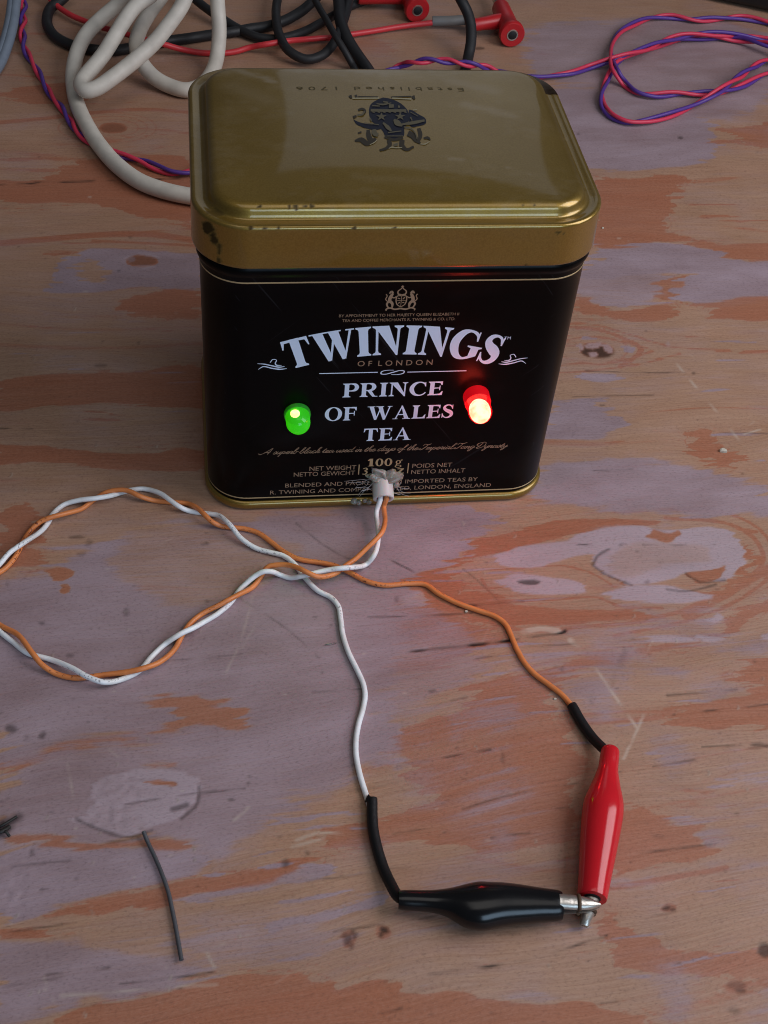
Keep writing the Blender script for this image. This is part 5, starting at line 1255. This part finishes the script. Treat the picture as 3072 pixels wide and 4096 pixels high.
f2 = P(901, 21, 5.6)
PL2 = thing("banana_plug", (f2[0], f2[1], 0), "red stackable plug cut by the top edge beside the black cables", "plug")
e2, s2 = plug(f2, P(872, -30, 5.6) - f2, P(780, -2, 5) - P(880, -6, 5), 24, PL2)

# twisted pink and purple pair
def twisted(paths, r, pitch, label, name, cat):
    c_ = np.concatenate([catmull(paths, .8)])
    seg = np.linalg.norm(np.diff(c_, axis=0), axis=1); s_ = np.r_[0, np.cumsum(seg)]
    T = np.gradient(c_, axis=0); T /= np.linalg.norm(T, axis=1)[:, None]
    N = np.stack([-T[:, 1], T[:, 0], 0 * T[:, 0]], 1); N /= np.linalg.norm(N, axis=1)[:, None] + 1e-9
    root = thing(name, (c_[len(c_) // 2][0], c_[len(c_) // 2][1], 0), label, cat)
    pit = np.where(c_[:, 0] > 84, pitch * 1.75, np.where((c_[:, 1] > 205) & (c_[:, 0] > 20), pitch * .8, pitch))
    ph = np.r_[0, np.cumsum(2 * math.pi * seg / pit[1:])] + 1.4 * np.sin(s_ / 41.0) + .8 * np.sin(s_ / 17.0)
    for k, mt in ((0, 'pink_wire'), (math.pi, 'purple_wire')):
        rad = r * (1.05 + .25 * np.sin(s_ / 23.0 + 1))
        q = c_ + N * (rad * np.cos(ph + k))[:, None] + np.array([0, 0, 1.]) * (r * 1.02 * np.sin(ph + k))[:, None]
        mb = MB(); mb.tube(q, r, 10); mb.build("strand", M[mt], root)["label"] = "pink strand" if k == 0 else "purple strand"
    return root
z2 = 1.75
tw = c3([(160, -80, 8), (158, 0, 5), (155, 110, 3), (150, 240, z2), (175, 345, z2), (232, 440, z2), (290, 545, z2), (340, 635, z2), (400, 705, z2), (455, 785, z2), (505, 865, z2), (590, 935, z2), (690, 985, z2), (770, 1022, z2), (860, 1045, z2), (950, 1070, z2), (1040, 1112, z2), (1140, 1145, z2), (1260, 1140, z2), (1400, 1090, z2)])
tw += [P(600, 330, z2), P(720, 250, z2), P(800, 180, z2)] + c4([(820, 368, z2 + 1), (880, 350, z2 + 4), (950, 338, z2 + 6), (1020, 333, z2 + 6.6), (1090, 338, z2 + 6.4), (1160, 348, z2 + 6), (1230, 358, z2 + 5.2), (1320, 376, z2 + 2)]) + [P(1110, 165, z2)]
tw += c5([(240, 478, z2), (340, 466, z2), (450, 448, z2), (560, 412, z2), (660, 378, z2 + 2), (770, 340, z2 + 3.6), (900, 300, z2 + 3.4), (1050, 242, z2 + 3), (1200, 212, z2 + 3), (1400, 212, z2 + 2), (1600, 235, z2), (1800, 290, z2), (1860, 340, z2), (1780, 370, z2), (1659, 372, z2 + 1.5), (1500, 462, z2 + 3), (1360, 560, z2 + 3.2), (1200, 652, z2), (1050, 712, z2), (900, 748, z2), (790, 755, z2), (700, 722, z2), (645, 665, z2), (632, 590, z2), (662, 495, z2), (715, 400, z2 + 1.5), (820, 335, z2), (950, 288, z2), (1100, 248, z2), (1250, 232, z2), (1450, 242, z2), (1659, 275, z2 + 3.2), (1800, 330, z2 + 3), (1840, 390, z2), (1780, 430, z2), (1659, 452, z2), (1500, 530, z2), (1380, 568, z2), (1250, 578, z2), (1100, 578, z2), (950, 588, z2), (850, 572, z2), (770, 515, z2), (718, 440, z2 + 3.4), (690, 345, z2 + 2), (698, 265, z2), (748, 195, z2), (830, 148, z2), (930, 112, z2), (1050, 102, z2), (1200, 122, z2), (1350, 116, z2), (1500, 108, z2), (1659, 140, z2), (1800, 180, z2)])
twisted(tw, .82, 27, "twisted pink and purple wire pair, looped at right and running behind the tin", "twisted_wire", "wire")

# black appliance at the far right corner
e0 = P(1478, -6, 0); e1 = P(1662, 33, 0); dv = (e1 - e0) / np.linalg.norm(e1 - e0); nv_ = np.array([-dv[1], dv[0], 0.])
DEV = thing("black_device", (e0[0], e0[1], 0), "black box with rounded edges in the far right corner", "device")
prof = [(0, 3, 3), (1.2, 1, 4), (3, 0, 5), (44, 0, 5), (47, 1.2, 4), (48, 4, 3)]
mb = MB(); VV = []
base = e0 - dv * 8
for z, d, r in prof:
    for q in ring(190 - 2 * d, 90 - 2 * d, 8, 0, 8):
        p = base + dv * (95 + q[0]) + nv_ * (45 + q[1]); VV.append((p[0], p[1], z + 1.0))
kk = len(VV) // len(prof)
FF = [(i * kk + j, i * kk + (j + 1) % kk, (i + 1) * kk + (j + 1) % kk, (i + 1) * kk + j) for i in range(len(prof) - 1) for j in range(kk)] + [tuple(range(kk))[::-1], tuple((len(prof) - 1) * kk + j for j in range(kk))]
mb.add(VV, FF); mb.build("case", M['dev'], DEV)
for t in (20, 170):
    mb = MB(); mb.lathe(base + dv * t + nv_ * 14 + np.array([0, 0, 0.0]), (0, 0, 1), [(0, 5), (.6, 5.4), (2.2, 5.4)], 18); mb.build("rubber_foot", M['black_cable'], DEV)

# ------------------------------------------------------------------ small bits on the table
mb = MB(); mb.tube(catmull([P(310, 1796, 1.4), P(318, 1816, .9), P(335, 1852, .75), P(350, 1888, .75), P(363, 1925, .75), P(372, 1965, .75), P(380, 2005, .75), P(387, 2045, .8), P(392, 2074, .9)], .8), .47, 10)
setp(mb.build("wire_offcut", M['offcut'], None, loc=P(350, 1888, 0)), "short bent grey wire offcut lying below the paint covered knot", "wire offcut")
def chip(name, x, y, sx, sy, sz, rot, m_, label, cat, group=None):
    c_ = P(x, y, 0); mb = MB(); V_ = []
    for z, k in ((0, 1.), (sz * .7, .92), (sz, .6)):
        for j in range(7):
            a = 2 * math.pi * j / 7 + .3; rj = (.8 + .35 * ((j * 37) % 5) / 5) * k
            px, py = sx * rj * math.cos(a), sy * rj * math.sin(a)
            V_.append((c_[0] + px * math.cos(rot) - py * math.sin(rot), c_[1] + px * math.sin(rot) + py * math.cos(rot), z))
    F_ = [(i * 7 + j, i * 7 + (j + 1) % 7, (i + 1) * 7 + (j + 1) % 7, (i + 1) * 7 + j) for i in range(2) for j in range(7)] + [tuple(range(7))[::-1], tuple(14 + j for j in range(7))]
    mb.add(V_, F_); return setp(mb.build(name, M[m_], None, smooth=False, loc=tuple(c_)), label, cat, group)
chip("crumb", 1562, 975, 1.5, .8, .9, -.2, 'crumb', "pale crumb on the bare wood right of the tin", "crumb")
chip("crumb", 1007, 1321, .5, .4, .4, 0, 'crumb', "tiny pale crumb under the orange wire", "crumb")
chip("crumb", 1302, 483 + 10, .5, .4, .4, 0, 'crumb', "tiny pale crumb beside the lid's right corner", "crumb")
chip("crumb", 1199, 1510, .5, .3, .3, 0, 'crumb', "tiny pale crumb left of the orange wire's black sleeve", "crumb")
SC = thing("frayed_scrap", P(10, 1790, 0), "frayed black scrap at the left edge below the wire loop", "scrap")
for a_, b_, c_, r in (((-14, 1800), (4, 1796), (20, 1786), .9), ((-10, 1790), (10, 1780), (36, 1764), .55), ((0, 1794), (14, 1798), (20, 1806), .6)):
    mb = MB(); mb.tube(catmull([P(*a_, .8), P(*b_, 1.4), P(*c_, .5)], .6), r * .6, 8); mb.build("fibre", M['scrap'], SC)
mb = MB(); mb.tube(catmull([P(702, 1393, .3), P(714, 1391, .6), P(727, 1389, .25)], .6), .12, 6)
setp(mb.build("metal_sliver", M['plug_metal'], None, loc=P(714, 1391, 0)), "thin bright wire sliver left of the white wire", "wire sliver")

for o in list(bpy.data.objects):
    if o.parent is None and o.type in ('MESH',) and "kind" not in o and "label" not in o: print("UNLABELLED", o.name)
